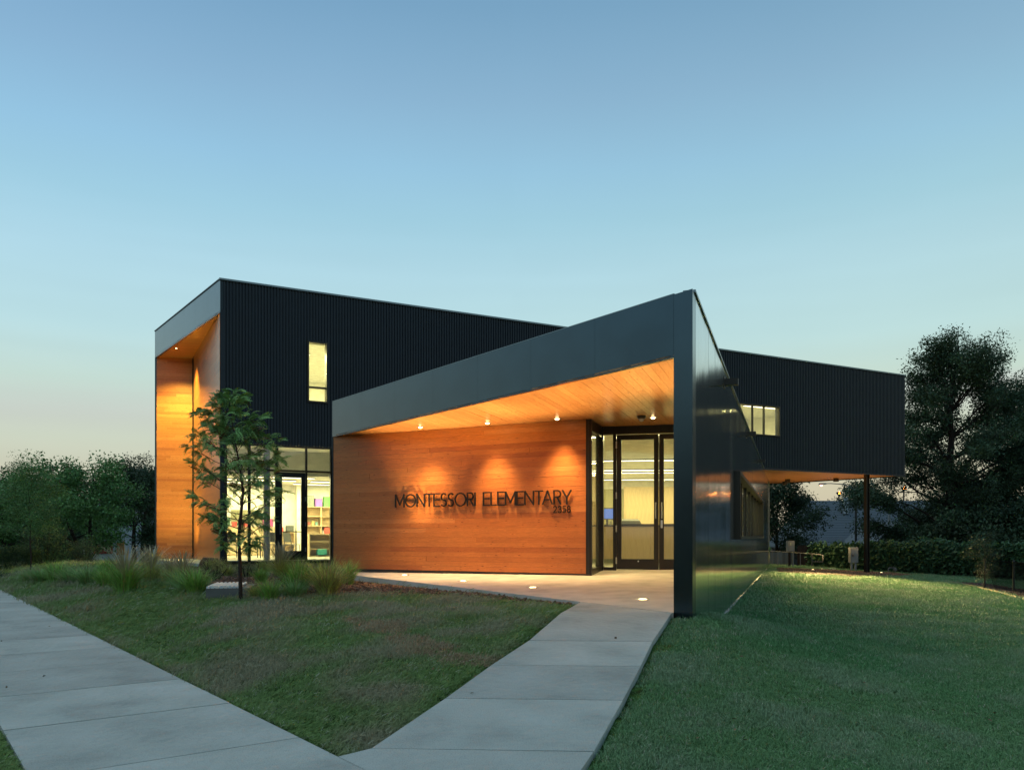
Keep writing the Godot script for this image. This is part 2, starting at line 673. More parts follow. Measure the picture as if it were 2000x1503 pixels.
# crown: rows of [height share, reach]; limbs grow from the trunk to that outline and carry leaf clusters with gaps between
func make_tree(called: String, label: String, group: String, at: Vector3, height: float, crown: Array, limbs: int, clusters: int, csize: float, leaf: Mesh, hue: Color, seed_: int, trunk_r: float, stems := 1, rise := 0.35, squash := Vector2(1, 1)) -> Node3D:
	var r := RandomNumberGenerator.new()
	r.seed = seed_
	var o := thing(called, label, "tree", at, 0.0, group)
	var m := MB.new()
	var tips := []
	for st in stems:
		var lean := Vector3(r.randfn(), 0, r.randfn()) * height * (0.03 if stems == 1 else 0.12)
		var tp := limb(m, r, Vector3(r.randfn(), 0, r.randfn()) * (0.02 if stems == 1 else 0.25) - Vector3(0, 0.2, 0), lean + Vector3(0, height * 0.93, 0), trunk_r, trunk_r * 0.12, 0.05, 10, 8)
		for k in limbs / stems:
			var s := lerpf(crown[0][0], 0.98, pow((k + r.randf()) / (limbs / stems), 0.9))
			var reach := 0.0
			for i in crown.size() - 1:
				if s >= crown[i][0] and s <= crown[i + 1][0]:
					reach = lerpf(crown[i][1], crown[i + 1][1], (s - crown[i][0]) / (crown[i + 1][0] - crown[i][0]))
			reach *= r.randf_range(0.72, 1.12)
			var az := k * 2.39996 + r.randf() * 0.9
			var dir := Vector3(cos(az) * squash.x, 0, sin(az) * squash.y)
			var from: Vector3 = tp[clampi(int((s - 0.10) * 10.0), 1, 9)]
			var to := Vector3(lean.x * s, height * s, lean.z * s) + dir * reach + Vector3(0, reach * rise * r.randf_range(0.2, 1.2) - 0.05 * height * rise, 0)
			var lp := limb(m, r, from, to, trunk_r * 0.34 * (1.1 - s * 0.7), 0.012 * height * 0.1, 0.16, 5, 5)
			for j in 4:
				var b: Vector3 = lp[2 + r.randi_range(0, 2)]
				var e := b + (to - from).length() * r.randf_range(0.25, 0.5) * (dir.rotated(Vector3.UP, r.randf_range(-1.2, 1.2)) + Vector3(0, r.randf_range(-0.15, 0.5), 0)).normalized()
				var bp := limb(m, r, b, e, trunk_r * 0.09, 0.006, 0.2, 3, 4)
				tips.append([bp[1], bp[3]])
			tips.append([lp[3], lp[5]])
			tips.append([lp[4], lp[5] + (lp[5] - lp[4]) * 0.4])
		tips.append([tp[9], tp[10]])
	obj("trunk", m, M.bark, o)
	var where := []
	var tints := []
	var share := []
	for tip in tips:
		share.append(pow(r.randf(), 0.8) * (tip[0].distance_to(tip[1]) + 0.3))
	var total := 0.0
	for x in share:
		total += x
	for i in tips.size():
		var f := r.randf_range(0.7, 1.3)
		for k in int(clusters * share[i] / total) + 1:
			var p: Vector3 = tips[i][0].lerp(tips[i][1], r.randf_range(-0.1, 1.15)) + Vector3(r.randfn(), r.randfn() * 0.6, r.randfn()) * csize * 0.75
			var b := Basis.from_euler(Vector3(r.randfn() * 0.4, r.randf() * TAU, r.randfn() * 0.4)).scaled(Vector3.ONE * csize * r.randf_range(0.6, 1.2))
			where.append(Transform3D(b, p))
			var g := f * r.randf_range(0.75, 1.25)
			tints.append(Color(hue.r * g * r.randf_range(0.85, 1.2), hue.g * g, hue.b * g * r.randf_range(0.8, 1.2)))
	many("crown", leaf, M.leaf, where, tints, o)
	return o


func make_bush(called: String, label: String, category: String, at: Vector3, size: Vector3, clusters: int, csize: float, leaf: Mesh, hue: Color, seed_: int, turn := 0.0, boxy := false, group := "") -> Node3D:
	var r := RandomNumberGenerator.new()
	r.seed = seed_
	var o := thing(called, label, category, at, turn, group)
	var m := MB.new()
	for k in 14:
		var to := Vector3(r.randf_range(-0.45, 0.45) * size.x, size.y * r.randf_range(0.5, 0.9), r.randf_range(-0.4, 0.4) * size.z)
		limb(m, r, Vector3(to.x * (0.8 if boxy else 0.2), -0.1, to.z * 0.2), to, 0.02, 0.006, 0.1, 4, 4)
	obj("stems", m, M.bark, o).set_meta("kind", "stuff")
	var where := []
	var tints := []
	for k in clusters:
		var p := Vector3(r.randf_range(-0.5, 0.5), r.randf(), r.randf_range(-0.5, 0.5))
		if boxy:
			if r.randf() < 0.75:      # most leaves of a hedge are at its skin
				var s := r.randi_range(0, 3)
				if s == 0:
					p.y = r.randf_range(0.9, 1.0)
				elif s < 3:
					p.z = r.randf_range(-0.5, -0.4) * (1.0 if s == 1 else -1.0)
				else:
					p.x = r.randf_range(0.45, 0.5) * (1.0 if r.randf() < 0.5 else -1.0)
		else:
			var q := Vector3(p.x * 2.0, (p.y - 0.35) * 1.5, p.z * 2.0)
			if q.length() > 0.62 + 0.36 * bump.get_noise_3d(q.x * 60.0 + seed_, q.y * 60.0, q.z * 60.0) * 2.0 + 0.2:
				continue
		p *= size
		if boxy:
			p.y += size.y * 0.09 * bump.get_noise_2d(p.x * 30.0, p.z * 30.0 + seed_)
		var b := Basis.from_euler(Vector3(r.randfn() * 0.6, r.randf() * TAU, r.randfn() * 0.6)).scaled(Vector3.ONE * csize * r.randf_range(0.6, 1.25))
		where.append(Transform3D(b, p))
		var g := r.randf_range(0.6, 1.4)
		tints.append(Color(hue.r * g * r.randf_range(0.85, 1.2), hue.g * g, hue.b * g))
	many("foliage", leaf, M.leaf, where, tints, o)
	return o


# ------------------------------------------------------------------ the scene
func _ready() -> void:
	rng.seed = 20
	bump.seed = 4
	bump.frequency = 0.12
	camera_and_sky()
	materials()
	ground()
	pavements()
	school = thing("school_building", "dark metal and cedar school with angular entrance canopy and cantilevered upper storey", "school building")
	block()
	upper_rooms()
	glass_front()
	classroom()
	recess()
	wing()
	door_front()
	lobby()
	signs()
	fixtures()
	neighbours()
	far_trees()
	right_side()
	garden()
	lawn()


var school: Node3D


func camera_and_sky() -> void:
	var cam := Camera3D.new()
	cam.name = "camera"
	cam.near = 0.1
	cam.far = 900.0
	cam.projection = Camera3D.PROJECTION_FRUSTUM
	cam.size = 2.0 * 0.1 * 751.5 / 1600.0
	cam.frustum_offset = Vector2(0.0, 0.1 * 295.5 / 1600.0)
	cam.position = Vector3(0, 1.25, 0)
	add_child(cam)
	cam.current = true

	# dusk sky: height in degrees -> sRGB colour
	var rows := [[-90.0, 40, 48, 50], [-2.0, 60, 68, 66], [0.0, 205, 196, 178], [3.0, 211, 207, 182], [5.5, 208, 215, 195], [9.0, 203, 225, 212], [13.0, 191, 228, 234], [17.5, 180, 222, 238], [21.0, 163, 211, 233], [24.0, 153, 202, 232], [28.0, 141, 185, 218], [33.0, 122, 168, 204], [45.0, 120, 165, 202], [90.0, 118, 161, 200]]
	var w := 1024
	var h := 512
	var streak := FastNoiseLite.new()
	streak.seed = 3
	streak.frequency = 0.012
	streak.fractal_octaves = 3
	var im := Image.create(w, h, false, Image.FORMAT_RGBF)
	for y in h:
		var el := 90.0 - (y + 0.5) / h * 180.0
		var c := Color.BLACK
		for i in rows.size() - 1:
			if el >= rows[i][0] and el <= rows[i + 1][0]:
				var f: float = (el - rows[i][0]) / (rows[i + 1][0] - rows[i][0])
				c = Color8(rows[i][1], rows[i][2], rows[i][3]).srgb_to_linear().lerp(Color8(rows[i + 1][1], rows[i + 1][2], rows[i + 1][3]).srgb_to_linear(), f)
		for x in w:
			var az := (x + 0.5) / w * 360.0 - 180.0
			var west := 0.5 - 0.5 * cos(deg_to_rad(az - 75.0))      # the sun went down far to the left: that side is a little warmer and greyer
			var k := Color(lerpf(1.0, 0.93, 1.0 - west), lerpf(0.94, 0.95, 1.0 - west), lerpf(0.86, 1.0, 1.0 - west)) if el > 0.0 else Color.WHITE
			var veil := 1.0 + 0.028 * ss(0.0, 3.0, el) * (1.0 - ss(14.0, 26.0, el)) * streak.get_noise_2d(x * 1.2, y * 22.0) + 0.012 * streak.get_noise_2d(x * 2.0 + 90.0, y * 3.0)
			im.set_pixel(x, y, c * k * veil)
	var pano := PanoramaSkyMaterial.new()
	pano.panorama = ImageTexture.create_from_image(im)
	var sky := Sky.new()
	sky.sky_material = pano
	var e := Environment.new()
	e.background_mode = Environment.BG_SKY
	e.sky = sky
	e.background_energy_multiplier = 1.0
	e.tonemap_mode = Environment.TONE_MAPPER_LINEAR
	e.tonemap_exposure = 1.0
	e.sdfgi_enabled = true
	e.ssao_enabled = true
	e.ssil_enabled = true
	var we := WorldEnvironment.new()
	we.name = "world_environment"
	we.environment = e
	add_child(we)

	var sun := DirectionalLight3D.new()       # the last broad skylight from the upper left
	sun.name = "afterglow"
	sun.light_color = Color(1.0, 0.97, 0.80)
	sun.light_energy = 0.19
	sun.light_angular_distance = 55.0
	sun.shadow_enabled = true
	sun.sky_mode = DirectionalLight3D.SKY_MODE_LIGHT_ONLY
	add_child(sun)
	sun.look_at_from_position(Vector3.ZERO, Vector3(0.50, -0.83, 0.25))


func ground() -> void:
	var xs := [-400.0, -250.0, -150.0, -100.0, -70.0, -55.0]
	var x := -45.0
	while x < -16.0:
		xs.append(x)
		x += 1.5
	while x < 18.0:
		xs.append(x)
		x += 0.25
	while x < 46.0:
		xs.append(x)
		x += 1.5
	xs.append_array([55.0, 70.0, 100.0, 150.0, 250.0, 400.0])
	var ds := [-300.0, -150.0, -60.0, -25.0, -12.0, -6.0, -3.0, -1.0, 0.5]
	var d := 1.5
	while d < 26.0:
		ds.append(d)
		d += 0.25
	while d < 50.0:
		ds.append(d)
		d += 0.8
	while d < 100.0:
		ds.append(d)
		d += 3.0
	ds.append_array([120.0, 160.0, 250.0, 400.0, 600.0])
	var st := SurfaceTool.new()
	st.begin(Mesh.PRIMITIVE_TRIANGLES)
	st.set_smooth_group(0)
	for dd in ds:
		for xx in xs:
			st.add_vertex(Vector3(xx, land(xx, dd), -dd))
	var c := xs.size()
	for j in ds.size() - 1:
		for i in c - 1:
			var a := j * c + i
			for k in [a, a + c, a + 1, a + 1, a + c, a + c + 1]:
				st.add_index(k)
	st.generate_normals()
	tag(obj("ground", st.commit(), M.ground), "lawn and soil rising gently from the street to the school", "", "", "structure")


# a sheet laid over the land inside a plan polygon
func draped(poly: Array, lift: float, cell := 0.12) -> MB:
	var m := MB.new()
	var lo: Vector2 = poly[0]
	var hi: Vector2 = poly[0]
	for p in poly:
		lo = lo.min(p)
		hi = hi.max(p)
	var packed := PackedVector2Array(poly)
	var nx := int((hi.x - lo.x) / cell) + 1
	var nd := int((hi.y - lo.y) / cell) + 1
	for i in nx:
		for j in nd:
			var a := lo + Vector2(i, j) * cell
			if Geometry2D.is_point_in_polygon(a + Vector2(cell, cell) / 2.0, packed):
				var q := []
				for k in [[0, 0], [1, 0], [1, 1], [0, 1]]:
					var p: Vector2 = a + Vector2(k[0], k[1]) * cell
					q.append(Vector3(p.x, land(p.x, p.y) + lift + 0.012 * bump.get_noise_2d(p.x * 25.0, p.y * 25.0), -p.y))
				m.tri(q[0], q[1], q[2], Vector3.UP)
				m.tri(q[0], q[2], q[3], Vector3.UP)
	return m


func chips(called: String, poly: Array, count: int, parent: Node) -> void:
	var packed := PackedVector2Array(poly)
	var lo: Vector2 = poly[0]
	var hi: Vector2 = poly[0]
	for p in poly:
		lo = lo.min(p)
		hi = hi.max(p)
	var m := MB.new()
	m.box(Vector3.ZERO, Vector3(0.05, 0.008, 0.018))
	var where := []
	var tints := []
	while where.size() < count:
		var p := Vector2(rng.randf_range(lo.x, hi.x), rng.randf_range(lo.y, hi.y))
		if not Geometry2D.is_point_in_polygon(p, packed):
			count -= 1
			continue
		var b := Basis.from_euler(Vector3(rng.randfn() * 0.35, rng.randf() * TAU, rng.randfn() * 0.35)).scaled(Vector3.ONE * rng.randf_range(0.6, 1.7))
		where.append(Transform3D(b, Vector3(p.x, land(p.x, p.y) + 0.025, -p.y)))
		var f := rng.randf_range(0.4, 1.5)
		tints.append(Color(0.16 * f, 0.095 * f, 0.06 * f))
	many(called, m.mesh(), M.chip, where, tints, parent)


var bed_left := [Vector2(-8.5, 23.2), Vector2(-5.5, 24.6), Vector2(-3.75, 16.9), Vector2(-3.62, 16.3), Vector2(0.84, 10.36), Vector2(0.55, 10.25), Vector2(-0.75, 11.5), Vector2(-2.1, 12.1), Vector2(-3.2, 12.0), Vector2(-4.2, 12.6), Vector2(-5.4, 14.0), Vector2(-6.4, 16.2), Vector2(-7.4, 19.0), Vector2(-8.6, 21.6)]
var bed_column := [Vector2(10.2, 31.6), Vector2(12.4, 30.2), Vector2(15.3, 32.6), Vector2(17.6, 35.6), Vector2(17.2, 37.3), Vector2(14.5, 37.6), Vector2(12.0, 37.0)]
var bed_right := [Vector2(16.0, 30.0), Vector2(15.2, 27.0), Vector2(14.0, 23.3), Vector2(12.6, 19.6), Vector2(13.6, 19.0), Vector2(15.0, 21.8), Vector2(16.4, 26.4), Vector2(17.2, 30.0)]


func pavements() -> void:
	var sd := Vector2(-0.603, 0.798)
	var side := Vector2(-0.798, -0.603)
	var o := Vector2(-0.83, 4.44)
	var walk := Node3D.new()
	put(walk, "sidewalk", self)
	tag(walk, "broom finished concrete street pavement running away to the left", "", "", "structure")
	var t := 2.14 - 1.32 * 5
	for k in 40:
		var m := MB.new()
		var p := o + sd * (t + 0.005)
		var q := o + sd * (t + 1.315)
		var dy := rng.randf_range(-0.003, 0.003)
		m.slab([p, q, q + side * 1.45, p + side * 1.45], [-0.1, -0.1, -0.1, -0.1], [dy, -dy, -dy, dy])
		m.slab([p + side * 0.02, q + side * 0.02, q + side * 1.43, p + side * 1.43], [-0.12, -0.12, -0.12, -0.12], [-0.105, -0.105, -0.105, -0.105])
		obj("slab", m, M.concrete[rng.randi() % 3], walk)
		t += 1.32
	var jm := MB.new()
	var a := o + sd * -4.4
	var b := o + sd * 47.0
	jm.slab([a + side * 0.03, b + side * 0.03, b + side * 1.42, a + side * 1.42], [-0.1, -0.1, -0.1, -0.1], [-0.022, -0.022, -0.022, -0.022])
	obj("joint_bed", jm, M.joint, walk)

	var entry := Node3D.new()
	put(entry, "entrance_path", self)
	tag(entry, "concrete path leading from the street pavement up to the entrance slab", "", "", "structure")
	var rows := [[Vector2(0.873, 10.35), Vector2(1.775, 9.1)], [Vector2(0.16, 7.62), Vector2(1.30, 7.58)], [Vector2(-0.166, 6.66), Vector2(1.04, 6.62)], [Vector2(-0.46, 5.69), Vector2(0.764, 5.64)], [Vector2(-0.80, 4.66), Vector2(0.46, 4.61)], [Vector2(-0.985, 4.64), Vector2(0.055, 3.27)]]
	for k in 5:
		var f: Array = rows[k]
		var n: Array = rows[k + 1]
		var g := 0.006
		var p: Array[Vector2] = [f[0].lerp(n[0], g), f[1].lerp(n[1], g), n[1].lerp(f[1], g), n[0].lerp(f[0], g)]
		var hi := []
		var lo := []
		for q in p:
			hi.append(walk_y(q.y) if k < 4 or p.find(q) < 2 else 0.004)
			lo.append(hi[-1] - 0.12)
		var m := MB.new()
		if k == 0:
			var bend := p[0].lerp(p[3], 0.458)
			var by := walk_y(9.1)
			m.slab([p[0], p[1], bend], [by - 0.12, by - 0.12, by - 0.12], [0.422, by, by])
			m.slab([bend, p[1], p[2], p[3]], [by - 0.12, by - 0.12, lo[2], lo[3]], [by, by, hi[2], hi[3]])
		else:
			m.slab(p, lo, hi)
		obj("slab", m, M.concrete[[0, 2, 1, 2, 0][k]], entry)
	var porch := MB.new()
	var poly := [Vector2(-3.72, 16.42), Vector2(0.873, 10.362), Vector2(1.795, 9.11), Vector2(3.5, 14.5), Vector2(3.7, 15.2), Vector2(1.5, 15.2), Vector2(1.2, 14.3), Vector2(-3.6, 16.7)]
	var hi2 := []
	var lo2 := []
	for q in poly:
		hi2.append(slab_y(q.x, q.y))
		lo2.append(slab_y(q.x, q.y) - 0.2)
	porch.slab(poly, lo2, hi2)
	tag(obj("entrance_slab", porch, M.porch), "concrete entrance slab under the canopy", "", "", "structure")

	var kerb := MB.new()
	kerb.bar(Vector2(-6.2, 5.02), Vector2(-3.60, 5.30), -0.15, -0.012, -0.07, 0.07)
	tag(obj("driveway_kerb", kerb, M.concrete[1]), "short concrete kerb left of the street pavement", "", "", "structure")
	var drive := MB.new()
	drive.slab([Vector2(-9.0, 4.75), Vector2(-3.64, 5.38), Vector2(-5.3, 7.6), Vector2(-12.0, 7.4)], [-0.2, -0.2, -0.2, -0.2], [-0.012, -0.012, -0.012, -0.012])
	tag(obj("driveway", drive, M.asphalt), "dark asphalt driveway meeting the pavement on the left", "", "", "structure")

	for k in 3:
		var bed: Array = [bed_left, bed_column, bed_right][k]
		var o2 := Node3D.new()
		put(o2, "planting_bed", self)
		tag(o2, ["bark mulch bed with grasses in front of the classroom and sign wall", "dark mulch bed under the cantilever around the column", "narrow mulch bed along the lawn edge by the mesh fence"][k], "", "", "structure")
		obj("soil", draped(bed, 0.012, 0.12 if k == 0 else 0.2), M.mulch, o2)
		chips("bark_chips", bed, [42000, 12000, 3500][k], o2)


# ------------------------------------------------------------------ two-storey block
func top_y(t: float) -> float:
	return 8.53 - 0.18 * t / LEN


func ribbed(parent: Node, called: String, p0: Vector2, dir: Vector2, length: float, y0: float, top: Callable, holes: Array, material: Material) -> void:
	var out := Vector2(dir.y, -dir.x)
	var m := MB.new()
	var prof := [[0.0, 0.0], [0.046, 0.0], [0.056, -0.032], [0.078, -0.032], [0.088, 0.0]]
	var cuts := []
	var t := 0.0
	while t < length:
		for i in 4:
			cuts.append([t + prof[i][0], t + prof[i + 1][0], prof[i][1], prof[i + 1][1]])
		t += 0.088
	for c in cuts:
		if c[0] >= length:
			continue
		var mid: float = (c[0] + c[1]) / 2.0
		var spans := [[y0, top.call(mid)]]
		for h in holes:
			if mid > h[0] and mid < h[1]:
				spans = [[y0, h[2]], [h[3], top.call(mid)]]
		for s in spans:
			var a: Vector2 = p0 + dir * c[0] + out * c[2]
			var b: Vector2 = p0 + dir * c[1] + out * c[3]
			var q := [V(a, s[0]), V(b, s[0]), V(b, s[1]), V(a, s[1])]
			m.face(q, (q[0] + q[2]) / 2.0 - Vector3(out.x, 0, -out.y) * 0.5)
	obj(called, m, material, parent)


func window_on(parent: Node, p0: Vector2, dir: Vector2, t0: float, t1: float, y0: float, y1: float, uprights: Array, rails: Array, fw := 0.05, proud := 0.035, deep := 0.2, glass: Material = null) -> Node3D:
	var w := Node3D.new()
	put(w, "window", parent)
	var f := func(a: float, b: float, c: float, d: float, o0: float, o1: float, nm: String, mt: Material) -> void:
		var m := MB.new()
		m.bar(p0 + dir * a, p0 + dir * b, c, d, o0, o1)
		obj(nm, m, mt, w)
	f.call(t0, t0 + fw, y0, y1, -deep, proud, "jamb", M.bronze)
	f.call(t1 - fw, t1, y0, y1, -deep, proud, "jamb", M.bronze)
	f.call(t0 + fw, t1 - fw, y0, y0 + fw, -deep, proud + 0.01, "sill", M.bronze)
	f.call(t0 + fw, t1 - fw, y1 - fw, y1, -deep, proud, "head", M.bronze)
	for u in uprights:
		f.call(u - 0.025, u + 0.025, y0 + fw, y1 - fw, -0.1, -0.02, "mullion", M.bronze)
	for r in rails:
		f.call(t0 + fw, t1 - fw, r - 0.03, r + 0.03, -0.1, -0.022, "rail", M.bronze)
	var xs := [t0 + fw] + uprights + [t1 - fw]
	var ys := [y0 + fw] + rails + [y1 - fw]
	for i in xs.size() - 1:
		for j in ys.size() - 1:
			f.call(xs[i], xs[i + 1], ys[j], ys[j + 1], -0.062, -0.058, "pane", glass if glass else M.pane)
	return w


func block() -> void:
	var b := school
	var holes := [[2.46, 3.08, 5.24, 7.07], [19.13, 21.36, 5.24, 6.46]]
	ribbed(b, "cladding", A, U, LEN, UPPER - 0.02, func(t): return top_y(t), holes, M.rib)
	ribbed(b, "cladding", on(LEN, 0), N, DEEP, UPPER - 0.02, func(_t): return 8.35, [], M.rib)
	window_on(b, A, U, 2.46, 3.08, 5.24, 7.07, [], [5.70])
	window_on(b, A, U, 19.13, 21.36, 5.24, 6.46, [19.96, 20.56], [])
	var m := MB.new()
	m.bar(on(-0.03, 0), on(LEN + 0.04, 0), top_y(0), top_y(0) + 0.05, -0.35, 0.045, Vector3.ZERO, top_y(LEN), top_y(LEN) + 0.05)
	obj("coping", m, M.coping, b)
	m = MB.new()          # plaster lining behind the ribs, with the two window openings
	for s in [[0.05, 2.46, 3.95, 8.2], [2.46, 3.08, 3.95, 5.24], [2.46, 3.08, 7.07, 8.2], [3.08, 19.13, 3.95, 8.2], [19.13, 21.36, 3.95, 5.24], [19.13, 21.36, 6.46, 8.2], [21.36, 28.7, 3.95, 8.2]]:
		m.bar(on(s[0], 0), on(s[1], 0), s[2], s[3], -0.2, -0.05)
	obj("wall_lining", m, M.plaster, b)
	m = MB.new()
	m.bar(on(1.3, DEEP), on(LEN, DEEP), 3.95, 8.12, -0.02, 0.15)
	m.bar(on(LEN - 0.04, 0.1), on(LEN - 0.04, DEEP - 0.2), 3.97, 8.3, -0.15, 0.0)
	obj("back_wall", m, M.plaster, b)
	m = MB.new()
	m.slab([on(0.2, 0.06), on(LEN - 0.02, 0.06), on(LEN - 0.02, DEEP), on(0.3, DEEP)], [8.3, 8.12, 8.12, 8.3], [8.5, 8.32, 8.32, 8.5])
	obj("roof", m, M.rib, b)
	m = MB.new()
	m.slab([on(0.12, 0.2), on(LEN - 0.06, 0.2), on(LEN - 0.06, DEEP - 0.02), on(1.3, DEEP - 0.3)], [3.975, 3.975, 3.975, 3.975], [4.2, 4.2, 4.2, 4.2])
	obj("upper_floor", m, M.plaster, b)
	var sof := Node3D.new()
	put(sof, "cantilever_soffit", b)
	m = MB.new()
	var o := 0.02
	while o < DEEP:
		var f := rng.randf_range(0.8, 1.15)
		m.tint = Color(0.50 * f, 0.22 * f * rng.randf_range(0.95, 1.05), 0.075 * f)
		m.shift = Vector2(rng.randf() * 7.0, rng.randf())
		var cut := 19.0 + rng.randf() * 5.0
		for s in [[18.0, cut], [cut + 0.003, LEN]]:
			m.bar(on(s[0], o), on(s[1], o), 3.945 + rng.randf_range(-0.002, 0.0), 3.972, -0.115, 0.0, Vector3(U.x, 0, -U.y))
		o += 0.119
	var ob := obj("soffit_boards", m, M.gloss_many, sof)
	ob.set_meta("kind", "stuff")
	m = MB.new()
	m.bar(on(18.0, 0.006), on(LEN + 0.01, 0.006), 3.90, 3.95, -0.02, 0.03)
	m.bar(on(LEN, 0), on(LEN, DEEP), 3.90, 3.95, -0.02, 0.02)
	obj("drip_edge", m, M.rib, sof)
	# steel column under the free end
	var p := Vector2(15.45, 35.65)
	var base := land(p.x, p.y) - 0.2
	m = MB.new()
	m.bar(p - U * 0.09, p + U * 0.09, base, 3.93, -0.012, 0.012)
	for k in [-0.09, 0.09]:
		m.bar(p + U * k - U * 0.008, p + U * k + U * 0.008, base, 3.93, -0.075, 0.075)
	obj("column", m, M.bronze, b)


func room(parent: Node, poly: Array, y0: float, y1: float, wall_ids: Array, thick := 0.12) -> void:
	var m := MB.new()
	var lo := []
	var hi := []
	for k in poly:
		lo.append(y0 - 0.1)
		hi.append(y0)
	m.slab(poly, lo, hi)
	obj("floor", m, M.floor, parent)
	m = MB.new()
	lo = []
	hi = []
	for k in poly:
		lo.append(y1)
		hi.append(y1 + 0.1)
	m.slab(poly, lo, hi)
	obj("ceiling", m, M.ceiling, parent)
	m = MB.new()
	for i in wall_ids:
		m.bar(poly[i], poly[(i + 1) % poly.size()], y0 - 0.05, y1 + 0.05, 0.0, thick)
	obj("room_wall", m, M.plaster, parent)


func upper_rooms() -> void:
	var r := Node3D.new()
	put(r, "interior", school)
	r.name = "upper_interior"
	room(r, [on(1.3, 0.22), on(9.0, 0.22), on(9.0, 7.1), on(1.9, 7.1)], 4.22, 7.15, [1, 2, 3])
	room(r, [on(15.5, 0.22), on(27.5, 0.22), on(27.5, 7.1), on(15.5, 7.1)], 4.22, 7.15, [1, 2, 3])
	for k in 4:
		var t := 2.2 + (k / 2) * 3.0
		strip_light(["front left", "back left", "front right", "back right"][k] + " square lit ceiling panel behind the tall narrow upper window", on(t, 2.3 + (k % 2) * 2.5), on(t + 1.2, 2.3 + (k % 2) * 2.5), 7.14, 0.55, 17.0, "ceiling panels in the upper left room", Color(1.0, 0.96, 0.64))
	for k in 3:
		strip_light(["leftmost", "middle", "rightmost"][k] + " slim ceiling strip behind the wide upper window on the right", on(18.2 + k * 2.6, 3.6), on(20.2 + k * 2.6, 3.6), 7.14, 0.18, 18.0, "ceiling strips in the upper right room", Color(1.0, 0.96, 0.64))
	var m := MB.new()
	m.bar(Vector2(-0.6, 0), Vector2(0.6, 0), 0.0, 0.95, -0.2, 0.2)
	m.bar(Vector2(-0.63, 0), Vector2(0.63, 0), 0.951, 0.98, -0.22, 0.22)
	var c := thing("low_cabinet", "low reddish brown cabinet behind the wide upper window", "cabinet", V(on(21.6, 2.6), 4.22), atan2(U.y, U.x))
	obj("body", m, mat(lin(0.30, 0.12, 0.07), 0.5), c)


func glass_front() -> void:
	var g := Node3D.new()
	put(g, "glass_front", school)
	var f := func(a: float, b: float, c: float, d: float, o0: float, o1: float, nm: String, mt: Material) -> void:
		var m := MB.new()
		m.bar(on(a, 0), on(b, 0), c, d, o0, o1)
		obj(nm, m, mt, g)
	f.call(0.0, 0.07, 0.3, 3.93, -0.14, 0.0, "corner_post", M.rib)
	f.call(0.08, 0.19, 0.4, 3.93, -0.12, -0.02, "mullion", M.bronze)
	f.call(0.765, 0.84, 0.5, 3.93, -0.12, -0.02, "mullion", M.bronze)
	f.call(1.535, 1.625, 0.5, 3.93, -0.12, -0.02, "mullion", M.bronze)
	f.call(2.415, 2.47, 0.5, 3.93, -0.12, -0.02, "mullion", M.bronze)
	f.call(3.16, 3.3, 0.3, 3.93, -0.12, -0.02, "mullion", M.bronze)
	for s in [[0.19, 0.765], [0.84, 1.535], [1.625, 2.415], [2.47, 3.16]]:
		f.call(s[0], s[1], 3.15, 3.21, -0.11, -0.025, "transom", M.bronze)
		f.call(s[0], s[1], 3.87, 3.93, -0.11, -0.025, "head", M.bronze)
		f.call(s[0], s[1], 0.45, 0.53, -0.11, -0.025, "sill", M.bronze)
		f.call(s[0], s[1], 3.21, 3.87, -0.062, -0.058, "pane", M.pane)
		if s[0] != 1.625:
			f.call(s[0], s[1], 0.53, 3.15, -0.062, -0.058, "pane", M.pane)
	var door := Node3D.new()
	put(door, "door", school)
	var fd := func(a: float, b: float, c: float, d: float, o0: float, o1: float, nm: String, mt: Material) -> void:
		var m := MB.new()
		m.bar(on(a, 0), on(b, 0), c, d, o0, o1)
		obj(nm, m, mt, door)
	fd.call(1.628, 1.735, 0.56, 3.14, -0.09, -0.035, "stile", M.bronze)
	fd.call(2.29, 2.412, 0.56, 3.14, -0.09, -0.035, "stile", M.bronze)
	fd.call(1.735, 2.29, 2.99, 3.14, -0.09, -0.036, "rail", M.bronze)
	fd.call(1.735, 2.29, 0.56, 0.82, -0.09, -0.036, "rail", M.bronze)
	fd.call(1.735, 2.29, 1.37, 1.40, -0.09, -0.036, "rail", M.bronze)
	fd.call(1.735, 2.29, 0.82, 1.37, -0.064, -0.06, "glass", M.pane)
	fd.call(1.735, 2.29, 1.40, 2.99, -0.064, -0.06, "glass", M.pane)
	for y in [0.8, 1.55, 2.3]:
		fd.call(2.405, 2.425, y, y + 0.12, -0.035, -0.015, "hinge", M.steel)
	fd.call(1.66, 1.68, 1.3, 1.62, -0.035, 0.02, "handle", M.steel)


func crate(called: String, label: String, cat: String, p: Vector2, y: float, size: Vector3, color: Color, turn := 0.0, lid := true) -> void:
	var o := thing(called, label, cat, V(p, y), atan2(U.y, U.x) + turn)
	var m := MB.new()
	m.box(Vector3(0, size.y * (0.44 if lid else 0.5), 0), Vector3(size.x, size.y * (0.88 if lid else 1.0), size.z))
	obj("body", m, mat(color, 0.6), o)
	if lid:
		m = MB.new()
		m.box(Vector3(0, size.y * 0.941, 0), Vector3(size.x + 0.012, size.y * 0.118, size.z + 0.012))
		obj("lid", m, mat(color * 0.85, 0.6), o)


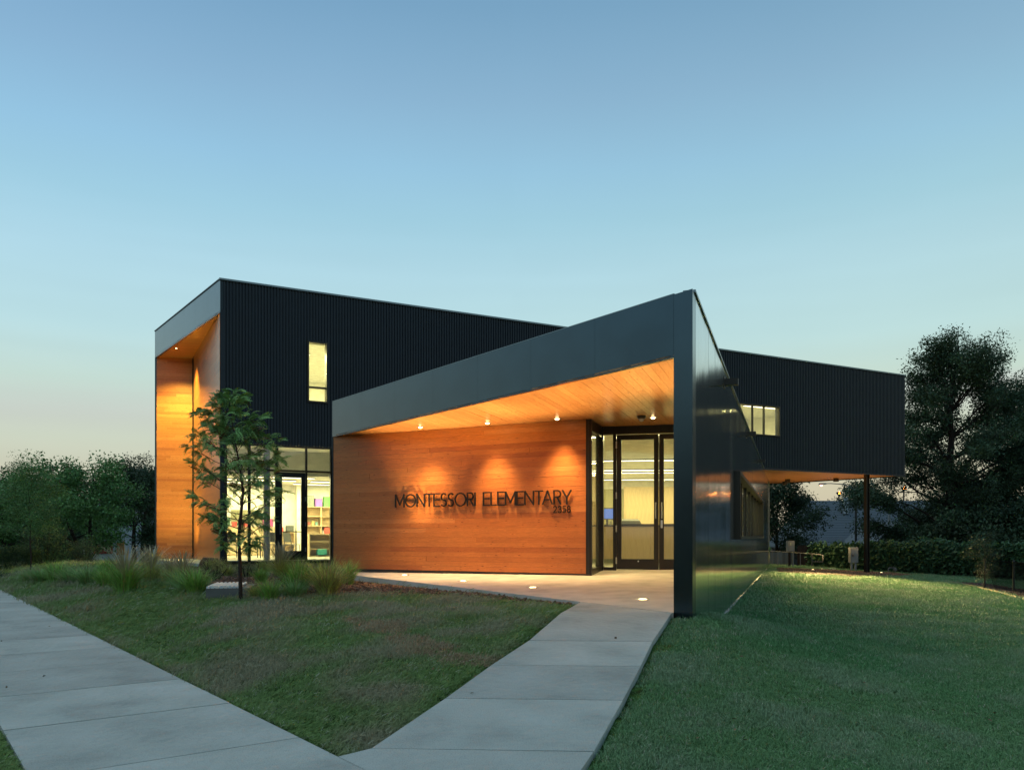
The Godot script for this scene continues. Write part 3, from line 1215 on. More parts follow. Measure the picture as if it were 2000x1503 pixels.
func make_shelf(label: String, p: Vector2, y: float, w: float, h: float, deep: float, levels: int, bays: int) -> void:
	var o := thing("bookshelf", label, "shelf", V(p, y), atan2(U.y, U.x))
	for k in bays + 1:
		var m := MB.new()
		m.box(Vector3(-w / 2 + w * k / bays, h / 2, 0), Vector3(0.03, h, deep))
		obj("side", m, M.birch, o)
	for k in levels + 1:
		var m := MB.new()
		m.box(Vector3(0, 0.02 + (h - 0.04) * k / levels, 0.001), Vector3(w - 0.032, 0.028, deep - 0.004))
		obj("shelf", m, M.birch, o)
	var m2 := MB.new()
	m2.box(Vector3(0, h / 2, -deep / 2 - 0.008), Vector3(w, h, 0.012))
	obj("back_panel", m2, M.birch, o)


func make_chair(label: String, p: Vector2, y: float, turn: float, color: Color) -> Node3D:
	var o := thing("classroom_chair", label, "chair", V(p, y), turn, "classroom chairs")
	var m := MB.new()
	m.box(Vector3(0, 0.42, 0), Vector3(0.4, 0.025, 0.38))
	obj("seat", m, mat(color, 0.5), o)
	m = MB.new()
	m.hexa([Vector3(-0.19, 0.5, 0.17), Vector3(0.19, 0.5, 0.17), Vector3(0.19, 0.5, 0.19), Vector3(-0.19, 0.5, 0.19), Vector3(-0.16, 0.82, 0.23), Vector3(0.16, 0.82, 0.23), Vector3(0.16, 0.82, 0.25), Vector3(-0.16, 0.82, 0.25)])
	obj("backrest", m, mat(color, 0.5), o)
	for x in [-0.17, 0.17]:
		for z in [-0.16, 0.17]:
			m = MB.new()
			m.tube([Vector3(x * 1.12, 0, z * 1.15), Vector3(x, 0.41, z)], [0.012, 0.012], 6)
			if z > 0.0:
				m.tube([Vector3(x, 0.41, z), Vector3(x * 0.95, 0.6, 0.2)], [0.011, 0.011], 6)
			obj("leg", m, M.black, o)
	return o


func classroom() -> void:
	var r := Node3D.new()
	put(r, "classroom_interior", school)
	var poly := [on(0.1, 0.16), on(7.0, 0.16), on(7.0, 7.05), on(1.22, 7.05)]
	var m := MB.new()
	m.slab(poly, [0.3, 0.3, 0.3, 0.3], [0.56, 0.56, 0.56, 0.56])
	obj("floor", m, M.floor, r)
	m = MB.new()
	m.slab([on(0.45, 2.2), on(7.0, 2.2), on(7.0, 7.05), on(1.22, 7.05)], [3.2, 3.2, 3.2, 3.2], [3.3, 3.3, 3.3, 3.3])
	obj("ceiling", m, M.ceiling, r)
	m = MB.new()
	m.bar(on(0.4, 2.2), on(7.0, 2.2), 3.2, 3.96, -0.1, 0.0)
	obj("bulkhead", m, M.plaster, r)
	m = MB.new()
	m.bar(on(1.15, 7.05), on(7.1, 7.05), 0.5, 3.3, -0.12, 0.0)
	m.bar(on(7.0, 0.2), on(7.0, 7.05), 0.5, 3.96, -0.12, 0.0)
	m.bar(on(1.24, 7.05), on(0.13, 0.16), 0.5, 3.96, -0.05, 0.0)
	obj("room_wall", m, M.plaster, r)
	m = MB.new()
	m.bar(on(4.75, 6.75), on(4.98, 6.75), 0.56, 3.2, -0.3, 0.0)
	obj("pier", m, M.plaster, r)
	m = MB.new()
	m.lathe(V(on(1.40, 0.32), 0.5), [Vector2(0.095, 0.0), Vector2(0.095, 3.45)], 24)
	obj("round_column", m, M.cabinet, r)
	var g := "ceiling strips in the classroom"
	for k in 3:
		for j in 2:
			strip_light(["front", "middle", "back"][k] + " row ceiling strip on the " + ["left", "right"][j] + " half of the classroom", on(1.4 + j * 2.9, 2.75 + k * 1.6), on(3.8 + j * 2.9, 2.75 + k * 1.6), 3.2, 0.13, 12.0, g, Color(1.0, 0.97, 0.70))
	make_shelf("tall birch bookshelf beside the sign wall end of the classroom", on(5.65, 6.8), 0.56, 1.15, 1.82, 0.32, 5, 2)
	make_shelf("low birch shelf seen through the classroom door", on(4.3, 6.85), 0.56, 0.75, 0.85, 0.3, 2, 1)
	make_shelf("low birch shelf in front of the tall bookshelf", on(4.3, 3.4), 0.56, 0.9, 0.78, 0.35, 3, 1)
	var y := 2.38
	crate("storage_box", "grey storage box on top of the tall bookshelf", "box", on(5.25, 6.8), y, Vector3(0.28, 0.42, 0.22), lin(0.16, 0.18, 0.15), 0.0, false)
	crate("storage_box", "purple box on top of the tall bookshelf", "box", on(5.56, 6.8), y, Vector3(0.26, 0.30, 0.2), lin(0.25, 0.10, 0.42), 0.1)
	crate("storage_box", "bright green patterned box on top of the tall bookshelf", "box", on(5.98, 6.8), y, Vector3(0.40, 0.38, 0.22), lin(0.10, 0.42, 0.08), -0.1, false)
	crate("storage_box", "red square box on the middle level of the tall bookshelf", "box", on(5.9, 6.75), 1.31, Vector3(0.26, 0.27, 0.2), lin(0.55, 0.07, 0.05), 0.0, false)
	crate("storage_box", "turquoise tub on the low front shelf", "box", on(4.25, 3.3), 0.62, Vector3(0.30, 0.20, 0.25), lin(0.05, 0.38, 0.33), 0.0, false)
	crate("storage_box", "small red box on the low shelf behind the door", "box", on(4.15, 6.8), 1.41, Vector3(0.2, 0.18, 0.18), lin(0.5, 0.05, 0.05))
	crate("storage_box", "dark grey bin on the low shelf behind the door", "box", on(4.5, 6.8), 1.41, Vector3(0.26, 0.24, 0.2), lin(0.07, 0.08, 0.07), 0.0, false)
	for k in 9:
		var cols := [lin(0.32, 0.10, 0.07), lin(0.55, 0.45, 0.15), lin(0.15, 0.3, 0.25), lin(0.5, 0.48, 0.42)]
		var x := 5.2 + (k % 3) * 0.14 + (0.55 if k / 3 == 1 else 0.0)
		crate("jar", ["rust red", "mustard", "dark green", "grey"][k % 4] + " jar, " + ["left", "middle", "right"][k % 3] + " of three on the " + ["upper", "middle", "lower"][k / 3] + " level of the tall bookshelf", "jar", on(x, 6.75), [1.67, 1.31, 0.95][k / 3], Vector3(0.09, 0.13 + 0.03 * (k % 2), 0.09), cols[k % 4])
	# left half: cabinet, board, boxes, table
	var o := thing("classroom_cabinet", "wide birch cabinet with boxes on top left of the classroom column", "cabinet", V(on(2.85, 5.9), 0.56), atan2(U.y, U.x))
	m = MB.new()
	m.box(Vector3(0, 0.5, 0), Vector3(1.9, 1.0, 0.45))
	obj("body", m, M.birch, o)
	m = MB.new()
	m.box(Vector3(0, 1.02, 0), Vector3(1.96, 0.03, 0.49))
	obj("top", m, M.birch, o)
	for k in 3:
		m = MB.new()
		m.box(Vector3(-0.63 + 0.63 * k, 0.5, 0.232), Vector3(0.6, 0.92, 0.016))
		obj("door", m, M.birch, o)
	o = thing("display_board", "dark olive display board on the classroom back wall", "board", V(on(3.0, 6.98), 1.72), atan2(U.y, U.x))
	m = MB.new()
	m.box(Vector3(0, 0.25, 0), Vector3(1.1, 0.5, 0.03))
	obj("panel", m, M.olive, o)
	crate("storage_box", "pink and purple picture box on the wide cabinet", "box", on(3.35, 5.8), 1.6, Vector3(0.34, 0.28, 0.2), lin(0.42, 0.05, 0.20), 0.1, false)
	crate("storage_box", "red box on the left of the wide cabinet", "box", on(2.2, 5.8), 1.6, Vector3(0.16, 0.16, 0.16), lin(0.6, 0.06, 0.04))
	crate("storage_box", "red box in the middle of the wide cabinet", "box", on(2.6, 5.75), 1.6, Vector3(0.18, 0.15, 0.16), lin(0.6, 0.06, 0.04), 0.3)
	crate("storage_box", "dark green box at the left end of the wide cabinet", "box", on(1.95, 5.85), 1.6, Vector3(0.22, 0.3, 0.2), lin(0.05, 0.12, 0.07), 0.0, false)
	o = thing("classroom_table", "birch table with black legs behind the young tree", "table", V(on(1.35, 2.6), 0.56), atan2(U.y, U.x))
	m = MB.new()
	m.box(Vector3(0, 0.66, 0), Vector3(1.3, 0.03, 0.6))
	obj("tabletop", m, M.birch, o)
	for x in [-0.58, 0.58]:
		for z in [-0.24, 0.24]:
			m = MB.new()
			m.tube([Vector3(x * 1.05, 0, z * 1.1), Vector3(x, 0.645, z)], [0.018, 0.018], 6)
			obj("leg", m, M.black, o)
	make_chair("grey moulded chair beside the classroom door", on(3.15, 3.0), 0.56, -0.6, lin(0.2, 0.21, 0.2))
	make_chair("black chair partly behind the classroom door frame", on(2.55, 3.3), 0.56, 0.7, lin(0.03, 0.03, 0.03))
	make_chair("black chair at the classroom table", on(1.3, 3.3), 0.56, 0.3, lin(0.03, 0.03, 0.03))


# ------------------------------------------------------------------ cedar lined recess at the left end of the block
func boards_on(parent: Node, p: Vector2, q: Vector2, y0: float, y1: float, row: float, lmin: float, lmax: float, single: bool, spread := 1.0) -> void:
	var dir := (q - p).normalized()
	var full := p.distance_to(q)
	var ax := Vector3(dir.x, 0, -dir.y)
	var m := MB.new()
	var y := y0
	while y < y1 - 0.01:
		var s := 0.0
		var first := rng.randf_range(0.2, 1.0)
		while s < full - 0.01:
			var l := rng.randf_range(lmin, lmax) * first
			first = 1.0
			if full - s - l < 0.5:
				l = full - s
			var proud := rng.randf_range(-0.0015, 0.0015)
			var top := minf(y + row - 0.0016, y1)
			if single:
				m = MB.new()
			m.shift = Vector2(rng.randf() * 9.0, rng.randf() * 3.0)
			var pick: int = [0, 0, 1, 2, 3, 3, 4, 5][rng.randi() % 8]
			if not single:
				var k: Color = M.cedar[pick].albedo_color.srgb_to_linear()
				m.tint = k
			m.bar(p + dir * s, p + dir * (s + l - 0.002), y, top, -0.02, proud, ax)
			if single:
				obj("board", m, M.cedar[pick], parent)
			s += l
		y += row
	if not single:
		var o := obj("boards", m, M.gloss_many if spread > 1.0 else M.cedar_many, parent)
		o.set_meta("kind", "stuff")


func recess() -> void:
	var C := on(0, DEEP)
	var E := on(1.16, 7.09)
	var dirA := (A - E).normalized()
	var E1 := E + dirA * 0.42
	var r := Node3D.new()
	put(r, "recessed_cedar_wall", school)
	boards_on(r, C + (E - C).normalized() * 0.06, E, 0.46, 7.63, 0.092, 1.0, 1.5, false)
	boards_on(r, E1, A + (E - A).normalized() * 0.1, 0.46, 7.63, 0.092, 1.6, 4.0, false, 2.0)
	var m := MB.new()
	m.bar(C, E, 0.3, 7.7, -0.16, -0.021)
	m.bar(E1, A, 0.3, 7.7, -0.10, -0.021)
	obj("wall_backing", m, M.rib, r)
	m = MB.new()
	m.bar(C, C + (E - C).normalized() * 0.058, 0.2, 7.64, -0.16, 0.004)
	obj("edge_trim", m, M.fascia, r)
	var w := Node3D.new()
	put(w, "window", school)
	for k in [0, 1]:
		m = MB.new()
		var p: Vector2 = E if k == 0 else E1 - dirA * 0.06
		m.bar(p, p + dirA * 0.06, 0.46, 7.63, -0.1, 0.01)
		obj("jamb", m, M.bronze, w)
	m = MB.new()
	m.bar(E + dirA * 0.06, E1 - dirA * 0.06, 0.46, 7.63, -0.055, -0.05)
	obj("pane", m, M.darkpane, w)
	m = MB.new()
	m.bar(E, E1, 0.46, 7.63, -0.16, -0.101)
	obj("backing", m, M.black, w)
	# soffit in strips running across the wedge
	var so := Node3D.new()
	put(so, "recess_soffit", school)
	m = MB.new()
	var n := 60
	for k in n:
		var f0 := float(k) / n
		var f1 := float(k + 1) / n - 0.0006
		var f := rng.randf_range(0.85, 1.15)
		m.tint = Color(0.50 * f, 0.20 * f, 0.065 * f)
		m.shift = Vector2(rng.randf() * 7.0, rng.randf())
		var d := (E - C).normalized()
		m.slab([C.lerp(A, f0), C.lerp(A, f1), E.lerp(A, f1), E.lerp(A, f0)], [7.63, 7.63, 7.63, 7.63], [7.66, 7.66, 7.66, 7.66], Vector3(d.x, 0, -d.y))
	obj("soffit_boards", m, M.gloss_many, so).set_meta("kind", "stuff")
	# metal fascia panels above
	var fa := Node3D.new()
	put(fa, "side_fascia", school)
	var parts := 6
	for k in parts:
		var p := C.lerp(A, float(k) / parts)
		var q := C.lerp(A, float(k + 1) / parts - 0.0004)
		m = MB.new()
		m.bar(p, q, 7.61, 8.55, -0.06, 0.0)
		obj("panel", m, M.fascia, fa)
	m = MB.new()
	m.bar(C, A, 7.67, 8.5, -0.3, -0.07)
	m.bar(C, A, 8.551, 8.58, -0.3, 0.02)
	obj("fascia_backing", m, M.rib, fa)
	m = MB.new()
	m.slab([C + Vector2(-0.25, -0.1), A + Vector2(-0.25, -0.2), A + Vector2(0.05, 0.1), E + Vector2(0.1, 0.2), C + Vector2(-0.1, 0.3)], [0.0, 0.0, 0.0, 0.0, 0.0], [0.45, 0.45, 0.45, 0.45, 0.45])
	obj("concrete_ledge", m, M.concrete[1], school)


# ------------------------------------------------------------------ one-storey entrance wing
func cross(p: Vector2, d: Vector2, a: Vector2, b: Vector2) -> Vector2:
	var hit = Geometry2D.line_intersects_line(p, d, a, (b - a).normalized())
	return hit if hit != null else p


func foot(s: float) -> float:
	return 0.04 - 0.0075 * s


func wing() -> void:
	# cedar sign wall
	var wall := Node3D.new()
	put(wall, "cedar_sign_wall", school)
	var dirw := (W2 - F1).normalized()
	boards_on(wall, F1 + dirw * 0.03, W2 - dirw * 0.02, 0.61, SOFFIT - 0.005, 0.0885, 1.4, 4.4, true)
	var m := MB.new()
	m.bar(F1, W2, 0.3, SOFFIT + 0.1, -0.14, -0.021)
	obj("wall_backing", m, M.black, wall)
	m = MB.new()
	m.bar(F1, F1 + dirw * 0.028, 0.5, SOFFIT - 0.005, -0.02, 0.004)
	obj("edge_trim", m, M.black, wall)
	m = MB.new()
	m.bar(W2 - dirw * 0.018, W2, 0.58, SOFFIT - 0.005, -0.14, 0.004)
	obj("edge_trim", m, M.black, wall)
	m = MB.new()
	m.bar(F1, W2, 0.5, 0.605, -0.02, -0.006)
	obj("base_trim", m, M.black, wall)
	# side of the wing going back to the block
	m = MB.new()
	m.bar(Vector2(-5.15, 24.8), F1 + dirw * 0.002, 0.2, 3.93, -0.14, -0.001)
	obj("side_wall", m, M.rib, school)

	# canopy: soffit boards parallel to the metal wall
	var so := Node3D.new()
	put(so, "canopy_soffit", school)
	var e := 0.225
	var left := Vector2(-GD.y, GD.x)
	var back := Vector2(-dirw.y, dirw.x) * 0.1
	while e < 7.55:
		var e2 := e + 0.108
		var q := []
		for x in [e, e2]:
			var p: Vector2 = G + left * x
			var f := cross(p, GD, F1, F2)
			var bk := cross(p, GD, F1 + back, W2 + back)
			if bk.x > W2.x - 0.02:
				bk = cross(p, GD, D1 + Vector2(0, 0.12), D1 + DD + Vector2(0, 0.12))
			q.append([f, bk])
		e += 0.111
		if q[0][0].distance_to(q[0][1]) < 0.05 or q[1][1].y < q[1][0].y:
			continue
		# a board is laid in one or two lengths
		var cut := rng.randf_range(0.25, 0.8)
		var parts := [[0.0, 1.0]] if q[0][0].distance_to(q[0][1]) < 2.5 else [[0.0, cut - 0.0004], [cut, 1.0]]
		for c in parts:
			m = MB.new()
			m.shift = Vector2(rng.randf() * 9.0, rng.randf() * 3.0)
			var y := SOFFIT + rng.randf_range(-0.001, 0.001)
			m.slab([q[0][0].lerp(q[0][1], c[0]), q[0][0].lerp(q[0][1], c[1]), q[1][0].lerp(q[1][1], c[1]), q[1][0].lerp(q[1][1], c[0])], [y, y, y, y], [y + 0.02, y + 0.02, y + 0.02, y + 0.02], Vector3(GD.x, 0, -GD.y))
			obj("board", m, M.soffit[rng.randi() % 3], so)
	# fascia and leg
	var fa := Node3D.new()
	put(fa, "canopy_fascia", school)
	var dirf := (F2 - F1).normalized()
	var total := F1.distance_to(F2)
	var parts2 := 7
	for k in parts2:
		m = MB.new()
		m.bar(F1 + dirf * total * k / parts2, F1 + dirf * (total * (k + 1) / parts2 - 0.003), SOFFIT - 0.012, LOWTOP, -0.05, 0.0)
		obj("panel", m, M.fascia, fa)
	m = MB.new()
	m.slab([F2, G, along(0.3), F2 + GD * 0.3], [0.15, 0.15, 0.15, 0.15], [LOWTOP, LOWTOP, LOWTOP, LOWTOP])
	obj("leg", m, M.fascia, fa)
	m = MB.new()
	m.bar(F1, F2, SOFFIT + 0.03, LOWTOP - 0.02, -0.2, -0.055)
	obj("fascia_backing", m, M.black, fa)
	m = MB.new()
	m.bar(F1, F2, LOWTOP + 0.001, LOWTOP + 0.012, -0.12, 0.003)
	obj("coping", m, M.coping, fa)
	m = MB.new()
	var far := along(25.0)
	m.slab([F1 + Vector2(0.05, 0.1), F2 + Vector2(0.02, 0.1), G + Vector2(0.0, 0.3), far + Vector2(-0.15, 0), Vector2(-4.9, 24.9)], [3.6, 3.6, 3.6, 3.6, 3.6], [3.9, 3.9, 3.9, 3.9, 3.9])
	obj("roof", m, M.rib, school)
	# long metal wall in upright panels
	var mw := Node3D.new()
	put(mw, "metal_side_wall", school)
	var s := 0.302
	var k2 := 0
	while s < 33.0:
		var w := 0.5
		var r0 := rng.randf_range(-0.0018, 0.0018)
		var r1 := rng.randf_range(-0.0018, 0.0018)
		var spans := [[foot(s), LOWTOP]]
		if s + w > 7.2 and s < 21.2:
			spans = [[foot(s), 1.19], [2.5, LOWTOP]]
		for c in spans:
			m = MB.new()
			m.shift = Vector2(s + k2 * 3.17, 0)
			m.bar(along(s, r0), along(minf(s + w - 0.011, 33.0), r1), c[0], c[1], -0.04, 0.0, Vector3(GD.x, 0, -GD.y))
			obj("panel", m, M.wall, mw)
		k2 += 1
		s += w
	m = MB.new()
	m.bar(along(0.02, 0), along(33.0, 0), foot(0.0) - 0.05, foot(0.0) + 0.0, -0.2, 0.018, Vector3.ZERO, foot(33.0) - 0.05, foot(33.0))
	obj("base_flashing", m, M.flash, mw)
	m = MB.new()
	m.bar(along(0.15, 0), along(33.0, 0), -0.6, foot(0.0) - 0.05, -0.2, 0.006, Vector3.ZERO, -0.8, foot(33.0) - 0.05)
	obj("foundation", m, M.concrete[1], mw)
	m = MB.new()
	m.bar(along(0.14, 0), along(24.9, 0), LOWTOP + 0.002, LOWTOP + 0.03, -0.12, 0.018)
	obj("coping", m, M.coping, mw)
	m = MB.new()
	for c in [[0.25, 7.2, 0.2, 3.92], [7.2, 21.2, 0.2, 1.19], [7.2, 21.2, 2.5, 3.92], [21.2, 33.0, -0.3, 3.92]]:
		m.bar(along(c[0]), along(c[1]), c[2], c[3], -0.225, -0.045)
	obj("wall_lining", m, M.plaster, mw)
	m = MB.new()
	m.bar(along(32.99), along(32.99) + Vector2(-3, 0.6), -0.5, 3.93, -0.2, 0.0)
	obj("end_wall", m, M.wall, mw)
	var win := window_on(school, G, GD, 7.16, 21.2, 1.19, 2.5, [10.0, 11.9, 13.8, 15.7, 17.6, 19.5], [], 0.06, 0.1, 0.2)
	win.name = "long_window"
	for p in [4.38, 11.36, 18.8]:
		m = MB.new()
		m.bar(along(p), along(p + 0.14), 3.66, 3.76, 0.0, 0.22)
		m.bar(along(p - 0.03), along(p + 0.17), 3.62, 3.80, 0.0, 0.012)
		obj("roof_scupper", m, M.bronze, school)


func door_front() -> void:
	var df := Node3D.new()
	put(df, "entrance_front", school)
	var at := func(t: float) -> Vector2: return D1 + DD * t
	var f := func(parent: Node, a: Vector2, b: Vector2, c: float, d: float, o0: float, o1: float, nm: String, mt: Material) -> void:
		var m := MB.new()
		m.bar(a, b, c, d, o0, o1)
		obj(nm, m, mt, parent)
	# receding side light between the sign wall and the doors
	var sd := (D1 - W2).normalized()
	var sl := W2.distance_to(D1)
	f.call(df, W2 + sd * 0.0, W2 + sd * 0.05, 0.58, SOFFIT, -0.05, 0.05, "mullion", M.bronze)
	f.call(df, W2 + sd * 0.05, W2 + sd * (sl - 0.06), 3.05, SOFFIT, -0.05, 0.05, "head", M.bronze)
	f.call(df, W2 + sd * 0.05, W2 + sd * (sl - 0.06), 0.58, 0.70, -0.05, 0.05, "sill", M.bronze)
	f.call(df, W2 + sd * 0.05, W2 + sd * (sl - 0.06), 0.70, 3.05, -0.002, 0.002, "pane", M.pane)
	f.call(df, at.call(-0.06), at.call(0.07), 0.58, SOFFIT, -0.06, 0.07, "corner_post", M.bronze)
	f.call(df, at.call(0.245), at.call(0.305), 0.58, 3.10, -0.06, 0.05, "mullion", M.bronze)
	f.call(df, at.call(0.07), at.call(1.9), 3.10, SOFFIT, -0.07, 0.06, "head", M.bronze)
	f.call(df, at.call(0.07), at.call(0.245), 0.6, 0.69, -0.05, 0.04, "sill", M.bronze)
	f.call(df, at.call(0.07), at.call(0.245), 0.69, 3.10, -0.002, 0.002, "pane", M.pane)
	f.call(df, at.call(1.84), at.call(1.92), 0.58, 3.10, -0.06, 0.05, "mullion", M.bronze)
	for k in 2:
		var d := Node3D.new()
		put(d, "entrance_door", school)
		var a: float = [0.31, 1.07][k]
		var b: float = [1.063, 1.835][k]
		var l: float = 0.085
		f.call(d, at.call(a), at.call(a + l), 0.65, 3.09, -0.03, 0.03, "stile", M.bronze)
		f.call(d, at.call(b - l), at.call(b), 0.65, 3.09, -0.03, 0.03, "stile", M.bronze)
		f.call(d, at.call(a + l), at.call(b - l), 3.0, 3.09, -0.029, 0.029, "rail", M.bronze)
		f.call(d, at.call(a + l), at.call(b - l), 0.65, 0.84, -0.029, 0.029, "kick_rail", M.bronze)
		f.call(d, at.call(a + l), at.call(b - l), 1.435, 1.475, -0.07, 0.0, "push_bar", M.black)
		f.call(d, at.call(a + l), at.call(b - l), 0.84, 3.0, -0.002, 0.002, "glass", M.pane)
		var hx: float = [b - 0.05, a + 0.05][k]
		var m := MB.new()
		var p: Vector2 = at.call(hx)
		var out := Vector2(DD.y, -DD.x)
		for y in [1.60, 1.83]:
			m.tube([V(p + out * 0.03, y), V(p + out * 0.075, y)], [0.008, 0.008], 8)
		m.tube([V(p + out * 0.075, 1.57), V(p + out * 0.075, 1.86)], [0.011, 0.011], 10)
		obj("handle", m, M.chrome, d)
		if k == 0:
			for y in [0.75, 1.33, 1.93, 2.85]:
				m = MB.new()
				m.tube([V(at.call(a - 0.006) + out * 0.045, y), V(at.call(a - 0.006) + out * 0.045, y + 0.12)], [0.013, 0.013], 8)
				obj("hinge", m, M.chrome, d)
			m = MB.new()
			m.tube([V(at.call(0.7) + out * 0.03, 0.80), V(at.call(0.7) + out * 0.045, 0.80)], [0.013, 0.013], 10)
			obj("lock", m, M.chrome, d)
		else:
			m = MB.new()
			m.bar(at.call(a + 0.03), at.call(a + 0.065), 1.40, 1.54, 0.03, 0.036)
			m.tube([V(at.call(a + 0.048) + out * 0.036, 1.47), V(at.call(a + 0.048) + out * 0.05, 1.47)], [0.014, 0.014], 10)
			obj("lock_plate", m, M.chrome, d)


func lobby() -> void:
	var r := Node3D.new()
	put(r, "lobby_interior", school)
	var m := MB.new()
	var far := 30.0
	m.slab([Vector2(1.45, 15.05), Vector2(3.65, 14.6), along(24.0, -0.2), Vector2(-0.4, far), Vector2(0.2, 14.6), Vector2(1.2, 14.15)], [0.35, 0.35, 0.35, 0.35, 0.35, 0.35], [0.62, 0.62, 0.62, 0.62, 0.62, 0.62])
	obj("floor", m, M.floor, r)
	m = MB.new()
	m.slab([Vector2(1.62, 15.12), Vector2(3.65, 14.66), along(24.0, -0.2), Vector2(-0.4, far), Vector2(0.0, 14.7), Vector2(1.2, 14.25)], [3.26, 3.26, 3.26, 3.26, 3.26, 3.26], [3.32, 3.32, 3.32, 3.32, 3.32, 3.32])
	obj("ceiling", m, M.ceiling, r)
	m = MB.new()
	m.bar(Vector2(0.1, 14.6), Vector2(-0.4, far), 0.6, 3.3, 0.0, 0.1)
	m.bar(Vector2(-0.5, 29.75), Vector2(8.75, 29.75), 0.6, 3.3, -0.1, 0.0)
	obj("room_wall", m, M.plaster, r)
	m = MB.new()
	var x := 4.05
	while x < 7.6:
		m.shift = Vector2(rng.randf() * 5.0, rng.randf())
		m.bar(Vector2(x, 29.68), Vector2(x + 1.095, 29.68), 0.62, 3.04, -0.03, 0.0, Vector3.UP)
		x += 1.1
	obj("wood_panelling", m, M.birch, r)
	m = MB.new()
	m.bar(Vector2(3.0, 29.62), Vector2(4.04, 29.62), 0.62, 2.96, -0.02, 0.0)
	obj("alcove", m, M.olive, r)
	m = MB.new()
	m.bar(Vector2(0.3, 23.5), Vector2(2.50, 23.5), 0.62, 3.02, -0.1, 0.0, Vector3.UP)
	obj("wood_partition", m, M.panelwood, r)
	var g := "linear lights across the lobby ceiling"
	var lab := "long linear light glowing across the lobby ceiling behind the entrance doors"
	for d in [21.4, 24.5, 25.5, 28.6]:
		strip_light({21.4: "nearest", 24.5: "second", 25.5: "third", 28.6: "farthest"}[d] + " " + lab, Vector2(0.3, d + 0.25), Vector2(minf(7.0, 1.963 + 0.3406 * (d - 8.9) - 0.6), d - 0.25), 3.26, 0.11, 17.0, g, Color(1.0, 0.95, 0.62))
	strip_light("short linear light just inside the entrance doors", Vector2(2.0, 16.1), Vector2(3.6, 15.75), 3.26, 0.11, 9.0, "", Color(1.0, 0.95, 0.62))
	# reception counter
	var c := thing("reception_counter", "wood fronted reception counter with dark top behind the entrance doors", "counter", Vector3(3.2, 0.62, -19.2))
	m = MB.new()
	var k := -2.2
	while k < 1.4:
		m.shift = Vector2(rng.randf() * 5.0, rng.randf())
		m.bar(Vector2(k, 0), Vector2(k + 0.745, 0), 0.10, 0.86, -0.5, 0.0, Vector3.UP)
		k += 0.75
	obj("front", m, M.panelwood, c)
	m = MB.new()
	m.bar(Vector2(-2.24, 0), Vector2(1.6, 0), 0.861, 0.895, -0.62, 0.05)
	obj("counter_top", m, M.black, c)
	m = MB.new()
	m.bar(Vector2(-2.15, 0), Vector2(1.5, 0), 0.0, 0.099, -0.45, -0.06)
	obj("plinth", m, M.olive, c)
	c = thing("desk_printer", "low dark green printer on the reception counter", "printer", Vector3(2.75, 1.516, -19.4))
	m = MB.new()
	m.hexa([Vector3(-0.3, 0, 0.18), Vector3(0.3, 0, 0.18), Vector3(0.3, 0, -0.2), Vector3(-0.3, 0, -0.2), Vector3(-0.3, 0.10, 0.14), Vector3(0.26, 0.10, 0.14), Vector3(0.26, 0.15, -0.18), Vector3(-0.3, 0.15, -0.18)])
	obj("body", m, mat(lin(0.10, 0.11, 0.07), 0.5), c)
	c = thing("computer_monitor", "monitor with blue screen on the reception counter", "monitor", Vector3(2.27, 1.516, -19.45), 0.15)
	m = MB.new()
	m.box(Vector3(0, 0.27, 0), Vector3(0.34, 0.27, 0.03))
	m.box(Vector3(0, 0.07, -0.03), Vector3(0.05, 0.14, 0.03))
	m.box(Vector3(0, 0.008, -0.02), Vector3(0.2, 0.014, 0.15))
	obj("case", m, M.black, c)
	m = MB.new()
	m.box(Vector3(0, 0.27, 0.0165), Vector3(0.31, 0.235, 0.003))
	obj("screen", m, M.screen, c)
	c = thing("paper_stack", "cream paper stack beside the monitor on the counter", "papers", Vector3(2.42, 1.516, -19.22), 0.2)
	for j in 5:
		m = MB.new()
		m.box(Vector3(rng.randf_range(-0.01, 0.01), 0.009 + j * 0.018, 0), Vector3(0.2, 0.0175, 0.16), rng.randf_range(-0.06, 0.06))
		obj("sheet", m, mat(lin(0.75, 0.68, 0.42), 0.8), c)
	for j in 2:
		c = thing("notice_sheet", ["larger pale notice on the lobby partition left of the doors", "smaller bluish notice below the larger one on the lobby partition"][j], "notice", Vector3(2.13, [2.22, 1.64][j], -23.485))
		m = MB.new()
		m.box(Vector3.ZERO, Vector3(0.30, [0.42, 0.28][j], 0.006))
		obj("sheet", m, mat([lin(0.7, 0.7, 0.58), lin(0.55, 0.62, 0.72)][j], 0.8), c)
		for q in 5:
			m = MB.new()
			m.box(Vector3(-0.02, 0.10 - q * 0.045, 0.004), Vector3(0.2 - 0.03 * (q % 3), 0.008, 0.002))
			obj("text_line", m, mat(lin(0.25, 0.27, 0.3), 0.8), c)


